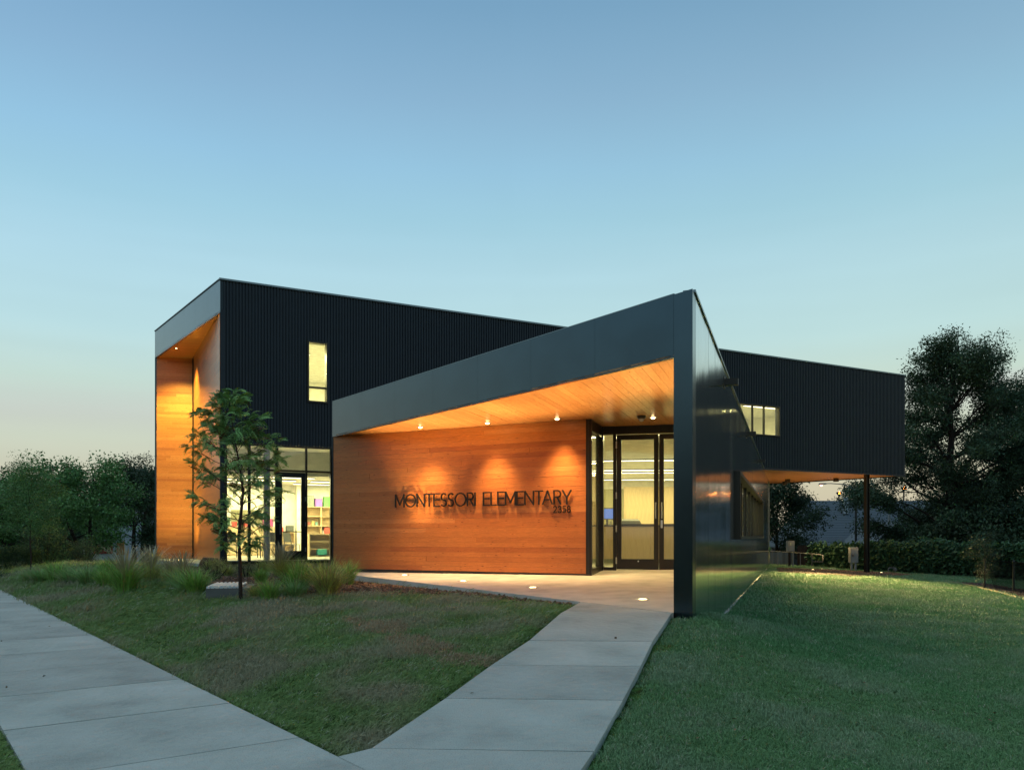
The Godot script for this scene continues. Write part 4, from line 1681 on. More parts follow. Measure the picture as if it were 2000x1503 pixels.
# ------------------------------------------------------------------ raised letters, drawn with strokes
var glyphs := {
	"M": [0.86, [[0, 0, 0, 1], [0, 1, 0.43, 0.18], [0.43, 0.18, 0.86, 1], [0.86, 1, 0.86, 0]], []],
	"O": [1.0, [], [[0.5, 0.5, 0.5, 0.5, 0, 360]]],
	"N": [0.74, [[0, 0, 0, 1], [0, 1, 0.74, 0], [0.74, 0, 0.74, 1]], []],
	"T": [0.62, [[0, 1, 0.62, 1], [0.31, 1, 0.31, 0]], []],
	"E": [0.54, [[0, 0, 0, 1], [0, 1, 0.54, 1], [0, 0.52, 0.5, 0.52], [0, 0, 0.54, 0]], []],
	"S": [0.52, [], [[0.27, 0.75, 0.23, 0.25, 40, 270], [0.25, 0.25, 0.25, 0.25, -140, 90]]],
	"R": [0.56, [[0, 0, 0, 1], [0, 1, 0.28, 1], [0, 0.5, 0.28, 0.5], [0.25, 0.5, 0.56, 0]], [[0.28, 0.75, 0.26, 0.25, -90, 90]]],
	"I": [0.0, [[0, 0, 0, 1]], []],
	"L": [0.46, [[0, 0, 0, 1], [0, 0, 0.46, 0]], []],
	"A": [0.80, [[0, 0, 0.4, 1], [0.4, 1, 0.8, 0], [0.15, 0.34, 0.65, 0.34]], []],
	"Y": [0.70, [[0, 1, 0.35, 0.45], [0.7, 1, 0.35, 0.45], [0.35, 0.45, 0.35, 0]], []],
	"2": [0.52, [[0.46, 0.58, 0, 0], [0, 0, 0.52, 0]], [[0.25, 0.74, 0.25, 0.26, -35, 175]]],
	"3": [0.50, [], [[0.24, 0.76, 0.22, 0.24, -90, 165], [0.24, 0.27, 0.26, 0.27, -165, 90]]],
	"5": [0.50, [[0.08, 1, 0.46, 1], [0.08, 1, 0.04, 0.55]], [[0.23, 0.32, 0.27, 0.32, -150, 135]]],
	"8": [0.50, [], [[0.25, 0.76, 0.20, 0.24, 0, 360], [0.25, 0.27, 0.25, 0.27, 0, 360]]],
}


func stroke(m: MB, a: Vector2, b: Vector2, w: float, deep: float) -> void:
	var d := (b - a).normalized()
	var s := Vector2(-d.y, d.x) * w / 2.0
	var e := d * w * 0.35
	var q := [a - e - s, b + e - s, b + e + s, a - e + s]
	var p := []
	for z in [0.0, deep]:
		for k in q:
			p.append(Vector3(k.x, k.y, z))
	m.hexa(p)


func lettering(parent: Node3D, text: String, h: float, width: float, w: float, deep: float, gap: float) -> void:
	var total := 0.0
	for ch in text:
		total += 0.62 if ch == " " else glyphs[ch][0] * h / h + gap
	total -= 0.13 * (text.count("TA"))
	var before := ""
	var sx := width / (total - gap)
	var x := 0.0
	for ch in text:
		if ch == " ":
			x += 0.62 * sx
			before = ""
			continue
		var g: Array = glyphs[ch]
		if before + ch == "TA":
			x -= 0.13 * sx
		before = ch
		var m := MB.new()
		for l in g[1]:
			stroke(m, Vector2(l[0] * sx, l[1] * h), Vector2(l[2] * sx, l[3] * h), w, deep)
		for c in g[2]:
			var n := 18
			for k in n:
				var a0 := deg_to_rad(lerpf(c[4], c[5], float(k) / n))
				var a1 := deg_to_rad(lerpf(c[4], c[5], float(k + 1) / n))
				stroke(m, Vector2((c[0] + cos(a0) * c[2]) * sx, (c[1] + sin(a0) * c[3]) * h), Vector2((c[0] + cos(a1) * c[2]) * sx, (c[1] + sin(a1) * c[3]) * h), w, deep)
		for y in [0.2, 0.8]:        # stand-off pins
			m.box(Vector3(g[0] * sx * 0.5, y * h, -0.008), Vector3(0.006, 0.006, 0.02))
		var o := obj("letter" if not ch.is_valid_int() else "digit", m, M.letter, parent)
		o.position.x = x
		x += (g[0] + gap) * sx


func signs() -> void:
	var dirw := (W2 - F1).normalized()
	var out := Vector2(dirw.y, -dirw.x)
	var turn := atan2(dirw.y, dirw.x)
	var o := thing("school_sign", "raised dark letters MONTESSORI ELEMENTARY on the cedar wall", "sign", V(F1 + dirw * 1.545 + out * 0.024, 1.81), turn)
	lettering(o, "MONTESSORI ELEMENTARY", 0.232, 3.62, 0.024, 0.022, 0.155)
	o = thing("house_number", "raised dark number 2358 below the school name", "number sign", V(F1 + dirw * 4.832 + out * 0.014, 1.662), turn)
	lettering(o, "2358", 0.11, 0.315, 0.0145, 0.008, 0.25)


# ------------------------------------------------------------------ lamps and small fittings
func recessed(label: String, p: Vector2, energy: float, angle: float, tilt: Vector3, group: String) -> void:
	var o := thing("recessed_downlight", label, "downlight", V(p, SOFFIT), 0.0, group)
	var m := MB.new()
	m.lathe(Vector3.ZERO, [Vector2(0.045, 0.0), Vector2(0.062, -0.001), Vector2(0.065, -0.008), Vector2(0.05, -0.012), Vector2(0.042, -0.002)], 24)
	obj("trim_ring", m, M.steel, o)
	m = MB.new()
	m.lathe(Vector3.ZERO, [Vector2(0.0, -0.030), Vector2(0.02, -0.026), Vector2(0.034, -0.014), Vector2(0.04, -0.003)], 20)
	obj("lamp", m, M.warm, o)
	spot("downlight_beam", V(p, SOFFIT - 0.05), V(p, SOFFIT - 1.05) + tilt, energy, angle, 1.0, Color(1.0, 0.82, 0.56), 0.16, o)


func ingrade(label: String, p: Vector2, y: float, energy: float, group: String, angle := 62.0, lean := Vector3.ZERO, tone := Color(1.0, 0.86, 0.60)) -> void:
	var o := thing("in_ground_light", label, "ground light", V(p, y), 0.0, group)
	var m := MB.new()
	m.lathe(Vector3.ZERO, [Vector2(0.095, 0.001), Vector2(0.093, 0.006), Vector2(0.062, 0.007), Vector2(0.058, 0.003)], 28)
	obj("ring", m, M.steel, o)
	m = MB.new()
	m.lathe(Vector3.ZERO, [Vector2(0.058, 0.003), Vector2(0.04, 0.007), Vector2(0.0, 0.008)], 28)
	obj("lens_lamp", m, M.warm, o)
	spot("ground_light_beam", V(p, y + 0.03), V(p, y + 1.0) + lean, energy, angle, 0.9, tone, 0.06, o)


func fixtures() -> void:
	var g := "downlights washing the sign wall"
	var spots := [Vector2(-1.674, 14.95), Vector2(-0.432, 14.40), Vector2(0.765, 13.88)]
	for k in 3:
		recessed(["leftmost downlight in the soffit along the sign wall", "middle downlight in the soffit along the sign wall", "right downlight in the soffit near the sign wall corner"][k], spots[k], 11.5, 39.0, Vector3(0.0, 0, -0.03), g)
	recessed("small downlight in the soffit right before the entrance doors", Vector2(2.37, 13.75), 5.0, 50.0, Vector3.ZERO, "")
	g = "ground lights along the front edge of the entrance slab"
	var fl := [Vector2(-1.98, 15.1), Vector2(-0.81, 13.6), Vector2(0.31, 12.25), Vector2(1.66, 10.4)]
	for k in 4:
		ingrade(["ground light farthest left, by the sign wall base", "second ground light from the left on the entrance slab", "third ground light from the left on the entrance slab", "ground light nearest the path, beside the canopy leg"][k], fl[k], slab_y(fl[k].x, fl[k].y), 22.0, g, 36.0, Vector3(0.0, 0.0, 0.15) if k == 0 else Vector3.ZERO)
	ingrade("ground light glowing on the ledge below the left cedar recess", on(0.25, 5.4), 0.452, 14.0, "", 62.0, Vector3(-0.25, 0, -0.2), Color(1.0, 0.93, 0.5))
	# lamps under the tall recess soffit
	for k in 1:
		var p: Vector2 = [on(0.22, 5.5)][k]
		var o := thing("soffit_spotlight", "small spotlight in the recess soffit before the slit window", "spotlight", V(p, 7.63))
		var m := MB.new()
		m.lathe(Vector3.ZERO, [Vector2(0.05, 0.0), Vector2(0.055, -0.012), Vector2(0.035, -0.014)], 18)
		obj("trim_ring", m, M.black, o)
		m = MB.new()
		m.lathe(Vector3.ZERO, [Vector2(0.0, -0.012), Vector2(0.036, -0.01)], 18)
		obj("lamp", m, M.warm, o)
		spot("soffit_beam", V(p, 7.59), V(p, 6.6) + Vector3(-0.12, 0, -0.22), 46.0, 52.0, 0.8, Color(1.0, 0.93, 0.48), 0.04, o)
	# camera dome by the doors
	var c := thing("security_camera", "dark security camera dome on the soffit before the doors", "security camera", V(Vector2(2.15, 13.6), SOFFIT))
	var m2 := MB.new()
	m2.lathe(Vector3.ZERO, [Vector2(0.075, 0.0), Vector2(0.075, -0.03), Vector2(0.06, -0.05), Vector2(0.045, -0.055)], 24)
	obj("housing", m2, M.bronze, c)
	m2 = MB.new()
	m2.lathe(Vector3.ZERO, [Vector2(0.045, -0.055), Vector2(0.038, -0.08), Vector2(0.02, -0.095), Vector2(0.0, -0.098)], 24)
	obj("dome", m2, mat(lin(0.25, 0.24, 0.23), 0.1), c)
	# shaded lamps under the cantilever
	var cs := [Vector2(13.0, 38.6), Vector2(15.0, 37.9), Vector2(13.4, 40.2)]
	var aim := [Vector3(-1.7, -4.9, 13.0), Vector3(-0.9, -4.2, 2.4), Vector3(0.0, -4.0, 0.6)]
	for k in 3:
		var p: Vector2 = cs[k]
		var o := thing("soffit_floodlight", ["shaded floodlight in the cantilever soffit aimed at the lawn", "shaded floodlight in the cantilever soffit behind the column", "shaded floodlight in the cantilever soffit beside the wing wall"][k], "floodlight", V(p, 3.94), 0.0, "floodlights under the cantilever")
		m2 = MB.new()
		m2.lathe(Vector3.ZERO, [Vector2(0.0, -0.005), Vector2(0.12, -0.005), Vector2(0.125, -0.16), Vector2(0.115, -0.16), Vector2(0.11, -0.02)], 20)
		obj("housing", m2, M.bronze, o)
		m2 = MB.new()
		m2.lathe(Vector3.ZERO, [Vector2(0.0, -0.09), Vector2(0.10, -0.085)], 20)
		obj("lamp", m2, M.warm, o)
		spot("floodlight_beam", V(p, 3.74), V(p, 3.74) + aim[k], [2300.0, 10.0, 14.0][k], [17.5, 50.0, 66.0][k], 0.95, Color(1.0, 0.88, 0.56), 0.05, o)
	var up := [Vector2(14.4, 38.0), Vector2(16.4, 36.35), Vector2(13.3, 36.2)]
	for k in 3:
		ingrade(["ground light behind the column washing the cantilever soffit", "ground light right behind the column under the free corner", "ground light in the mulch below the cantilever beside the wing wall"][k], up[k], land(up[k].x, up[k].y) + 0.03, [13.0, 12.0, 14.0][k], "ground lights below the cantilever", 68.0)


# ------------------------------------------------------------------ houses, lamps and the car in the distance
func neighbours() -> void:
	var m := MB.new()
	# white building far left
	var h := thing("white_building", "low white building with a red framed window behind the left trees", "building", Vector3(-48.0, -1.55, -92.0))
	m.box(Vector3(0, 2.6, 0), Vector3(34.0, 5.2, 8.0))
	obj("wall", m, world_tex(mat(lin(0.62, 0.64, 0.68), 0.8), M.fascia.albedo_texture, 0.2), h)
	m = MB.new()
	m.hexa([Vector3(-17.4, 5.2, 4.4), Vector3(17.4, 5.2, 4.4), Vector3(17.4, 5.2, -4.4), Vector3(-17.4, 5.2, -4.4), Vector3(-17.4, 6.9, 0.05), Vector3(17.4, 6.9, 0.05), Vector3(17.4, 6.9, -0.05), Vector3(-17.4, 6.9, -0.05)])
	obj("roof", m, mat(lin(0.12, 0.13, 0.14), 0.8), h)
	var red := mat(lin(0.38, 0.025, 0.02), 0.5)
	for k in 2:
		var w := Node3D.new()
		put(w, "window", h)
		w.position = Vector3(3.55 + k * 1.05, 1.1, 4.0)
		m = MB.new()
		m.box(Vector3(0, 0.5, 0.05), Vector3(1.0, 1.3, 0.08))
		obj("frame", m, red, w)
		m = MB.new()
		for x in [-0.3, 0.0, 0.3]:
			m.box(Vector3(x, 0.55, 0.13), Vector3(0.05, 0.9, 0.03))
		for y in [0.1, 0.55, 1.0]:
			m.box(Vector3(0, y, 0.125), Vector3(0.65, 0.05, 0.03))
		obj("muntins", m, mat(lin(0.6, 0.5, 0.28), 0.6), w)
		m = MB.new()
		m.box(Vector3(0, 0.55, 0.10), Vector3(0.62, 0.9, 0.015))
		obj("pane", m, mat(lin(0.03, 0.03, 0.02), 0.1), w)
	m = MB.new()
	m.box(Vector3(5.95, 1.55, 4.06), Vector3(0.8, 1.5, 0.1))
	obj("door", m, mat(lin(0.42, 0.18, 0.05), 0.6), h)

	# silver car on the far street
	var car := thing("parked_car", "silver car parked beyond the grasses on the left", "car", Vector3(-42.2, -2.0, -80.0), 0.5)
	var paint := mat(lin(0.42, 0.45, 0.47), 0.25, 0.6)
	m = MB.new()
	var prof := [Vector2(-2.1, 0.35), Vector2(-2.15, 0.75), Vector2(-1.5, 0.92), Vector2(-0.9, 1.38), Vector2(0.6, 1.42), Vector2(1.4, 0.98), Vector2(2.1, 0.88), Vector2(2.15, 0.35)]
	for s in [0]:
		var n := prof.size()
		for i in n:
			var a: Vector2 = prof[i]
			var b: Vector2 = prof[(i + 1) % n]
			var q := [Vector3(a.x, a.y, 0.82 - 0.14 * maxf(a.y - 0.9, 0) * 2), Vector3(b.x, b.y, 0.82 - 0.14 * maxf(b.y - 0.9, 0) * 2), Vector3(b.x, b.y, -0.82 + 0.14 * maxf(b.y - 0.9, 0) * 2), Vector3(a.x, a.y, -0.82 + 0.14 * maxf(a.y - 0.9, 0) * 2)]
			m.face(q, Vector3(0, 0.8, 0))
		for z in [1.0, -1.0]:
			var ids := Geometry2D.triangulate_polygon(PackedVector2Array(prof))
			for k in range(0, ids.size(), 3):
				var q := []
				for j in 3:
					var p: Vector2 = prof[ids[k + j]]
					q.append(Vector3(p.x, p.y, z * (0.82 - 0.14 * maxf(p.y - 0.9, 0) * 2)))
				m.face(q, Vector3(q[0].x, q[0].y, 0))
	obj("body", m, paint, car)
	for z in [0.76, -0.76]:
		for x in [-0.55, 0.35]:
			m = MB.new()
			m.box(Vector3(x, 1.14, z), Vector3(0.72, 0.34, 0.03))
			obj("window", m, M.black, car)
		for x in [-1.35, 1.35]:
			m = MB.new()
			m.tube([Vector3(x, 0.32, z - 0.1), Vector3(x, 0.32, z + 0.1)], [0.32, 0.32], 18)
			obj("wheel", m, M.black, car)

	# house behind the hedge on the right
	var hs := thing("shingled_house", "low house with big dark shingled hip roof behind the vine hedge", "house", Vector3(27.0, -2.1, -60.0))
	var shingle := world_tex(mat(lin(0.155, 0.185, 0.21), 0.9), noise_tex(0.08, [[0.0, grey(0.7)], [1.0, grey(1.0)]], 4, 512, 51), 0.6)
	var dark := world_tex(mat(lin(0.06, 0.05, 0.045), 0.85), M.fascia.albedo_texture, 0.5)
	m = MB.new()
	m.box(Vector3(1.0, 1.25, -1.0), Vector3(14.6, 2.5, 9.0))
	obj("wall", m, dark, hs)
	m = MB.new()
	var x0 := -7.8
	var x1 := 9.0
	# courses of shingles as overlapping steps
	var n2 := 40
	for k in n2:
		var f0 := float(k) / n2
		var f1 := float(k + 1) / n2
		var prof2 := func(f: float) -> Vector3: return Vector3(f * 2.9, 2.62 + (f * 1.5 if f < 0.45 else 0.675 + (f - 0.45) * 4.9), 4.6 - f * 5.6)
		var a: Vector3 = prof2.call(f0)
		var b: Vector3 = prof2.call(f1)
		m.hexa([Vector3(x0 + a.x, a.y - 0.06, a.z), Vector3(x1 - a.x, a.y - 0.06, a.z), Vector3(x1 - b.x, b.y - 0.06, b.z), Vector3(x0 + b.x, b.y - 0.06, b.z), Vector3(x0 + a.x, a.y + 0.026, a.z + 0.01), Vector3(x1 - a.x, a.y + 0.026, a.z + 0.01), Vector3(x1 - b.x, b.y + 0.012, b.z), Vector3(x0 + b.x, b.y + 0.012, b.z)])
		m.hexa([Vector3(x0 + a.x, a.y - 0.06, a.z), Vector3(x0 + a.x, a.y - 0.06, -2.0 - a.z), Vector3(x0 + b.x, b.y - 0.06, -2.0 - b.z), Vector3(x0 + b.x, b.y - 0.06, b.z), Vector3(x0 + a.x - 0.01, a.y + 0.04, a.z), Vector3(x0 + a.x - 0.01, a.y + 0.04, -2.0 - a.z), Vector3(x0 + b.x, b.y + 0.01, -2.0 - b.z), Vector3(x0 + b.x, b.y + 0.01, b.z)])
	obj("roof", m, shingle, hs)
	m = MB.new()
	for k in 20:
		m.box(Vector3(x0 + 0.3 + k * 0.82, 2.5, 4.45), Vector3(0.06, 0.14, 0.5))
	obj("rafter_tails", m, mat(lin(0.14, 0.15, 0.16), 0.8), hs)
	m = MB.new()
	m.lathe(Vector3(-2.6, 5.0, 0.2), [Vector2(0.16, 0.0), Vector2(0.16, 1.1), Vector2(0.21, 1.1), Vector2(0.21, 1.2), Vector2(0.0, 1.2)], 14)
	obj("chimney_pipe", m, mat(lin(0.38, 0.42, 0.45), 0.5), hs)
	for x in [0.1, 3.2]:
		m = MB.new()
		m.lathe(Vector3(x, 4.2, 1.2), [Vector2(0.12, 0.0), Vector2(0.08, 0.7), Vector2(0.0, 0.72)], 10)
		obj("roof_vent", m, M.cabinet, hs)
	# gabled porch
	var gx := -2.6
	for sd in [-1.0, 1.0]:
		m = MB.new()
		m.hexa([Vector3(gx, 4.1, 8.2), Vector3(gx + sd * 1.5, 2.72, 8.2), Vector3(gx + sd * 1.5, 2.72, 3.0), Vector3(gx, 4.1, 3.0), Vector3(gx, 4.22, 8.2), Vector3(gx + sd * 1.58, 2.78, 8.2), Vector3(gx + sd * 1.58, 2.78, 3.0), Vector3(gx, 4.22, 3.0)])
		obj("porch_roof", m, shingle, hs)
		m = MB.new()
		m.box(Vector3(gx + sd * 1.25, 1.4, 7.9), Vector3(0.22, 2.8, 0.22))
		obj("post", m, mat(lin(0.2, 0.2, 0.2), 0.8), hs)
	m = MB.new()
	m.box(Vector3(gx, 2.75, 7.9), Vector3(3.0, 0.14, 0.18))
	m.box(Vector3(gx, 3.4, 7.95), Vector3(0.14, 1.2, 0.12))
	obj("truss", m, mat(lin(0.2, 0.2, 0.2), 0.8), hs)

	# street lamps
	var lamp := thing("street_lamp", "street lamp with long curved arm seen under the cantilever", "street lamp", Vector3(23.1, -1.5, -55.0), 0.0, "street lamps")
	m = MB.new()
	m.tube([Vector3(0, -0.5, 0), Vector3(0, 6.1, 0)], [0.09, 0.06], 8)
	obj("pole", m, M.black, lamp)
	m = MB.new()
	m.tube([Vector3(0, 5.75, 0), Vector3(-0.35, 6.05, 0), Vector3(-0.9, 6.25, 0), Vector3(-1.7, 6.3, 0), Vector3(-2.1, 6.29, 0)], [0.04, 0.04, 0.035, 0.03, 0.03], 8)
	obj("arm", m, M.cabinet, lamp)
	m = MB.new()
	m.hexa([Vector3(-2.5, 6.2, 0.1), Vector3(-2.0, 6.24, 0.08), Vector3(-2.0, 6.24, -0.08), Vector3(-2.5, 6.2, -0.1), Vector3(-2.45, 6.32, 0.06), Vector3(-2.0, 6.33, 0.05), Vector3(-2.0, 6.33, -0.05), Vector3(-2.45, 6.32, -0.06)])
	obj("lamp_housing", m, M.cabinet, lamp)
	m = MB.new()
	m.lathe(Vector3(-2.32, 6.12, 0), [Vector2(0.0, -0.02), Vector2(0.06, 0.0), Vector2(0.10, 0.08)], 12)
	obj("lamp", m, glow(Color(1.0, 0.72, 0.55), 6.0), lamp)
	var spots := [[Vector3(29.95, -2.0, -75.0), 7.2, "orange street lamp shining bright just above the house roof"], [Vector3(33.5, -2.0, -70.0), 7.35, "small orange street lamp glimpsed in the right trees"]]
	for s in spots:
		var o := thing("street_lamp", s[2], "street lamp", s[0], 0.0, "street lamps")
		m = MB.new()
		m.tube([Vector3(0, -0.5, 0), Vector3(0, s[1] - 0.2, 0)], [0.1, 0.06], 8)
		obj("pole", m, M.black, o)
		m = MB.new()
		m.lathe(Vector3(0, s[1] - 0.1, 0), [Vector2(0.05, -0.16), Vector2(0.26, 0.13), Vector2(0.2, 0.2), Vector2(0.0, 0.24)], 14)
		obj("lamp_hood", m, M.black, o)
		m = MB.new()
		m.lathe(Vector3(0, s[1], 0.08), [Vector2(0.0, -0.15), Vector2(0.14, -0.05), Vector2(0.14, 0.05), Vector2(0.0, 0.15)], 14)
		obj("lamp", m, M.sodium, o)
		var l := OmniLight3D.new()
		l.light_color = Color(1.0, 0.55, 0.22)
		l.light_energy = 10.0
		l.omni_range = 60.0
		l.omni_attenuation = 2.0
		l.light_size = 0.15
		l.shadow_enabled = true
		put(l, "lamp_light", o)
		l.position = Vector3(0, s[1], 0.08)


var broad: ArrayMesh
var fine: ArrayMesh
var needle: ArrayMesh


func far_trees() -> void:
	broad = leaf_cluster(11, 16, 0.42)
	fine = leaf_cluster(12, 22, 0.26)
	needle = leaf_cluster(13, 26, 0.34, 1.2)
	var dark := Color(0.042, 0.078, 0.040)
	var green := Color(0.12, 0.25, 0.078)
	var gl := "trees at the left edge"
	var full := [[0.24, 0.8], [0.34, 2.3], [0.5, 2.6], [0.72, 2.1], [0.9, 1.0], [1.0, 0.3]]
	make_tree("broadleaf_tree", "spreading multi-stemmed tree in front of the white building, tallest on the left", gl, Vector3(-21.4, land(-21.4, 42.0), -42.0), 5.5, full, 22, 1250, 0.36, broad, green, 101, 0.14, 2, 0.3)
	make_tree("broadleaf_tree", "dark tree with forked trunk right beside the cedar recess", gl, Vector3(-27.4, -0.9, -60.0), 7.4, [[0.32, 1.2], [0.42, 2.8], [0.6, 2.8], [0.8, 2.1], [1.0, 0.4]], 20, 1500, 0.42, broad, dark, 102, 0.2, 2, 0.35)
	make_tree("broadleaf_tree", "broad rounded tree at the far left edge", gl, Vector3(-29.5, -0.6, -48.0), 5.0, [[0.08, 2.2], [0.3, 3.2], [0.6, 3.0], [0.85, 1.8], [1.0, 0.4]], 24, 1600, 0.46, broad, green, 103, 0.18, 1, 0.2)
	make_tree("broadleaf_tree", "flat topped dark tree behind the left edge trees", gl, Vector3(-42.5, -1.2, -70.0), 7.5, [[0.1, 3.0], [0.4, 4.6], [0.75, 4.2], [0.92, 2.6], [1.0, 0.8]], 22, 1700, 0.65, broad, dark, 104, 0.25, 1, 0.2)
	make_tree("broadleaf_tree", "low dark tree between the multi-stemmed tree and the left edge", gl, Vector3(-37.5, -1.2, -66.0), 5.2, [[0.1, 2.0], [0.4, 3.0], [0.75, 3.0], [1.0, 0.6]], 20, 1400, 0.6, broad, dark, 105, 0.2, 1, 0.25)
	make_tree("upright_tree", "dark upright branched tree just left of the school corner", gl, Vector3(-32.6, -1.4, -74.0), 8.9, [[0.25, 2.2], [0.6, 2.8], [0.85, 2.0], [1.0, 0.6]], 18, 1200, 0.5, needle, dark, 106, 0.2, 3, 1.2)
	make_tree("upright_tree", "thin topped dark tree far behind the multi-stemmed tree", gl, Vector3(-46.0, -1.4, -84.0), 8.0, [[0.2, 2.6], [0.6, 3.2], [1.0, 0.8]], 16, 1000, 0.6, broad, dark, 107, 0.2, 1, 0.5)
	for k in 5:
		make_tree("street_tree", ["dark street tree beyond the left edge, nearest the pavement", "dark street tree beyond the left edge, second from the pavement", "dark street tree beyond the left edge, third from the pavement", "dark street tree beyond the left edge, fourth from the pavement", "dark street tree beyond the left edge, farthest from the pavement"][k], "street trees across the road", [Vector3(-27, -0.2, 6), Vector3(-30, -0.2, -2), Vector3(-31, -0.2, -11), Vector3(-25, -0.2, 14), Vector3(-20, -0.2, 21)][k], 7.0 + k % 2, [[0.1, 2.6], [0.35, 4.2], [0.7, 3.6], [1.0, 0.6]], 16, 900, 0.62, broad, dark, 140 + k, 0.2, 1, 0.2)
	var y := make_tree("young_tree", "young tree with a thin pale trunk beside the clipped hedge", "", Vector3(-14.1, land(-14.1, 24.0), -24.0), 3.3, [[0.38, 0.3], [0.5, 0.75], [0.7, 0.7], [0.9, 0.45], [1.0, 0.15]], 18, 900, 0.16, fine, green, 108, 0.028, 1, 0.5)
	y.get_node("trunk").material_override = M.youngbark
	make_bush("round_bush", "loose round bush behind the young tree on the left", "bush", Vector3(-16.0, land(-16, 28), -28.0), Vector3(1.9, 1.55, 1.6), 1900, 0.15, fine, Color(0.04, 0.075, 0.03), 109)
	make_bush("feathery_bush", "smaller feathery bush right of the round bush", "bush", Vector3(-14.9, land(-14.9, 28.5), -28.5), Vector3(1.2, 0.95, 1.0), 800, 0.12, fine, Color(0.045, 0.08, 0.045), 110)
	make_bush("clipped_hedge", "dark clipped box hedge at the left edge of the lawn", "hedge", Vector3(-16.9, land(-16.5, 26), -26.0), Vector3(3.2, 0.85, 0.9), 4200, 0.11, fine, Color(0.03, 0.065, 0.022), 111, 0.25, true)
	make_bush("ground_cover", "low dark creeping plant at the foot of the clipped hedge", "plant", Vector3(-14.6, land(-14.6, 23.2) - 0.05, -23.2), Vector3(1.9, 0.28, 0.8), 900, 0.09, fine, Color(0.03, 0.05, 0.035), 112)

	var gr := "trees at the right edge"
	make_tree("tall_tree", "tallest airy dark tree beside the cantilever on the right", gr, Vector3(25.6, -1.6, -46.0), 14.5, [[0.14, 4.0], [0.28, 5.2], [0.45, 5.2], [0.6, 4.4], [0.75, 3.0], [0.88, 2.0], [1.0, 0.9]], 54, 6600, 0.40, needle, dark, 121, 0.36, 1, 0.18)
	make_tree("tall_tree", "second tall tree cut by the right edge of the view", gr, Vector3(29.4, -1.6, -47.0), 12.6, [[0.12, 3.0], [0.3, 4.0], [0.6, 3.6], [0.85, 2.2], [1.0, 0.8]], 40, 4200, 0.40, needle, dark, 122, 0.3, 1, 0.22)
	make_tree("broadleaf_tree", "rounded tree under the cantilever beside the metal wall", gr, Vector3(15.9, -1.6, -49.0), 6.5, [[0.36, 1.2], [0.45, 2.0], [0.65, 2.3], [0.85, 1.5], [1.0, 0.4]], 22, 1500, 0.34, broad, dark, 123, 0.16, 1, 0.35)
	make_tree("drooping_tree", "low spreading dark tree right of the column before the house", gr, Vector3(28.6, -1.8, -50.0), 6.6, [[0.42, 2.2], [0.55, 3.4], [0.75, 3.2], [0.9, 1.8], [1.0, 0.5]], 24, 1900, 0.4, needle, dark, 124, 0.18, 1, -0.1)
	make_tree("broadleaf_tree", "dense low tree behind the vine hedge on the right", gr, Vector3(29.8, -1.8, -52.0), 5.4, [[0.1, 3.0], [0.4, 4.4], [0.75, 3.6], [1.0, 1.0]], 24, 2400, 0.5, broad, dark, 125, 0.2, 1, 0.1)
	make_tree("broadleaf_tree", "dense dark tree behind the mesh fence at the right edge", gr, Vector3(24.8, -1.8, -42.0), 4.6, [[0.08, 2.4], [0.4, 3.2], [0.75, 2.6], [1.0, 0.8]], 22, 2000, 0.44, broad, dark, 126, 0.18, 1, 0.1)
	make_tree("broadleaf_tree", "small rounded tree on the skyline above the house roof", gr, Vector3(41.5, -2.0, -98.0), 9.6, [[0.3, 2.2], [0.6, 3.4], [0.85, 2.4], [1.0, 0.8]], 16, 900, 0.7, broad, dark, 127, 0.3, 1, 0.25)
	make_tree("broadleaf_tree", "smaller skyline tree left of the chimney pipe", gr, Vector3(35.0, -2.0, -98.0), 7.8, [[0.3, 1.4], [0.6, 2.0], [1.0, 0.5]], 14, 500, 0.6, broad, dark, 128, 0.25, 1, 0.25)


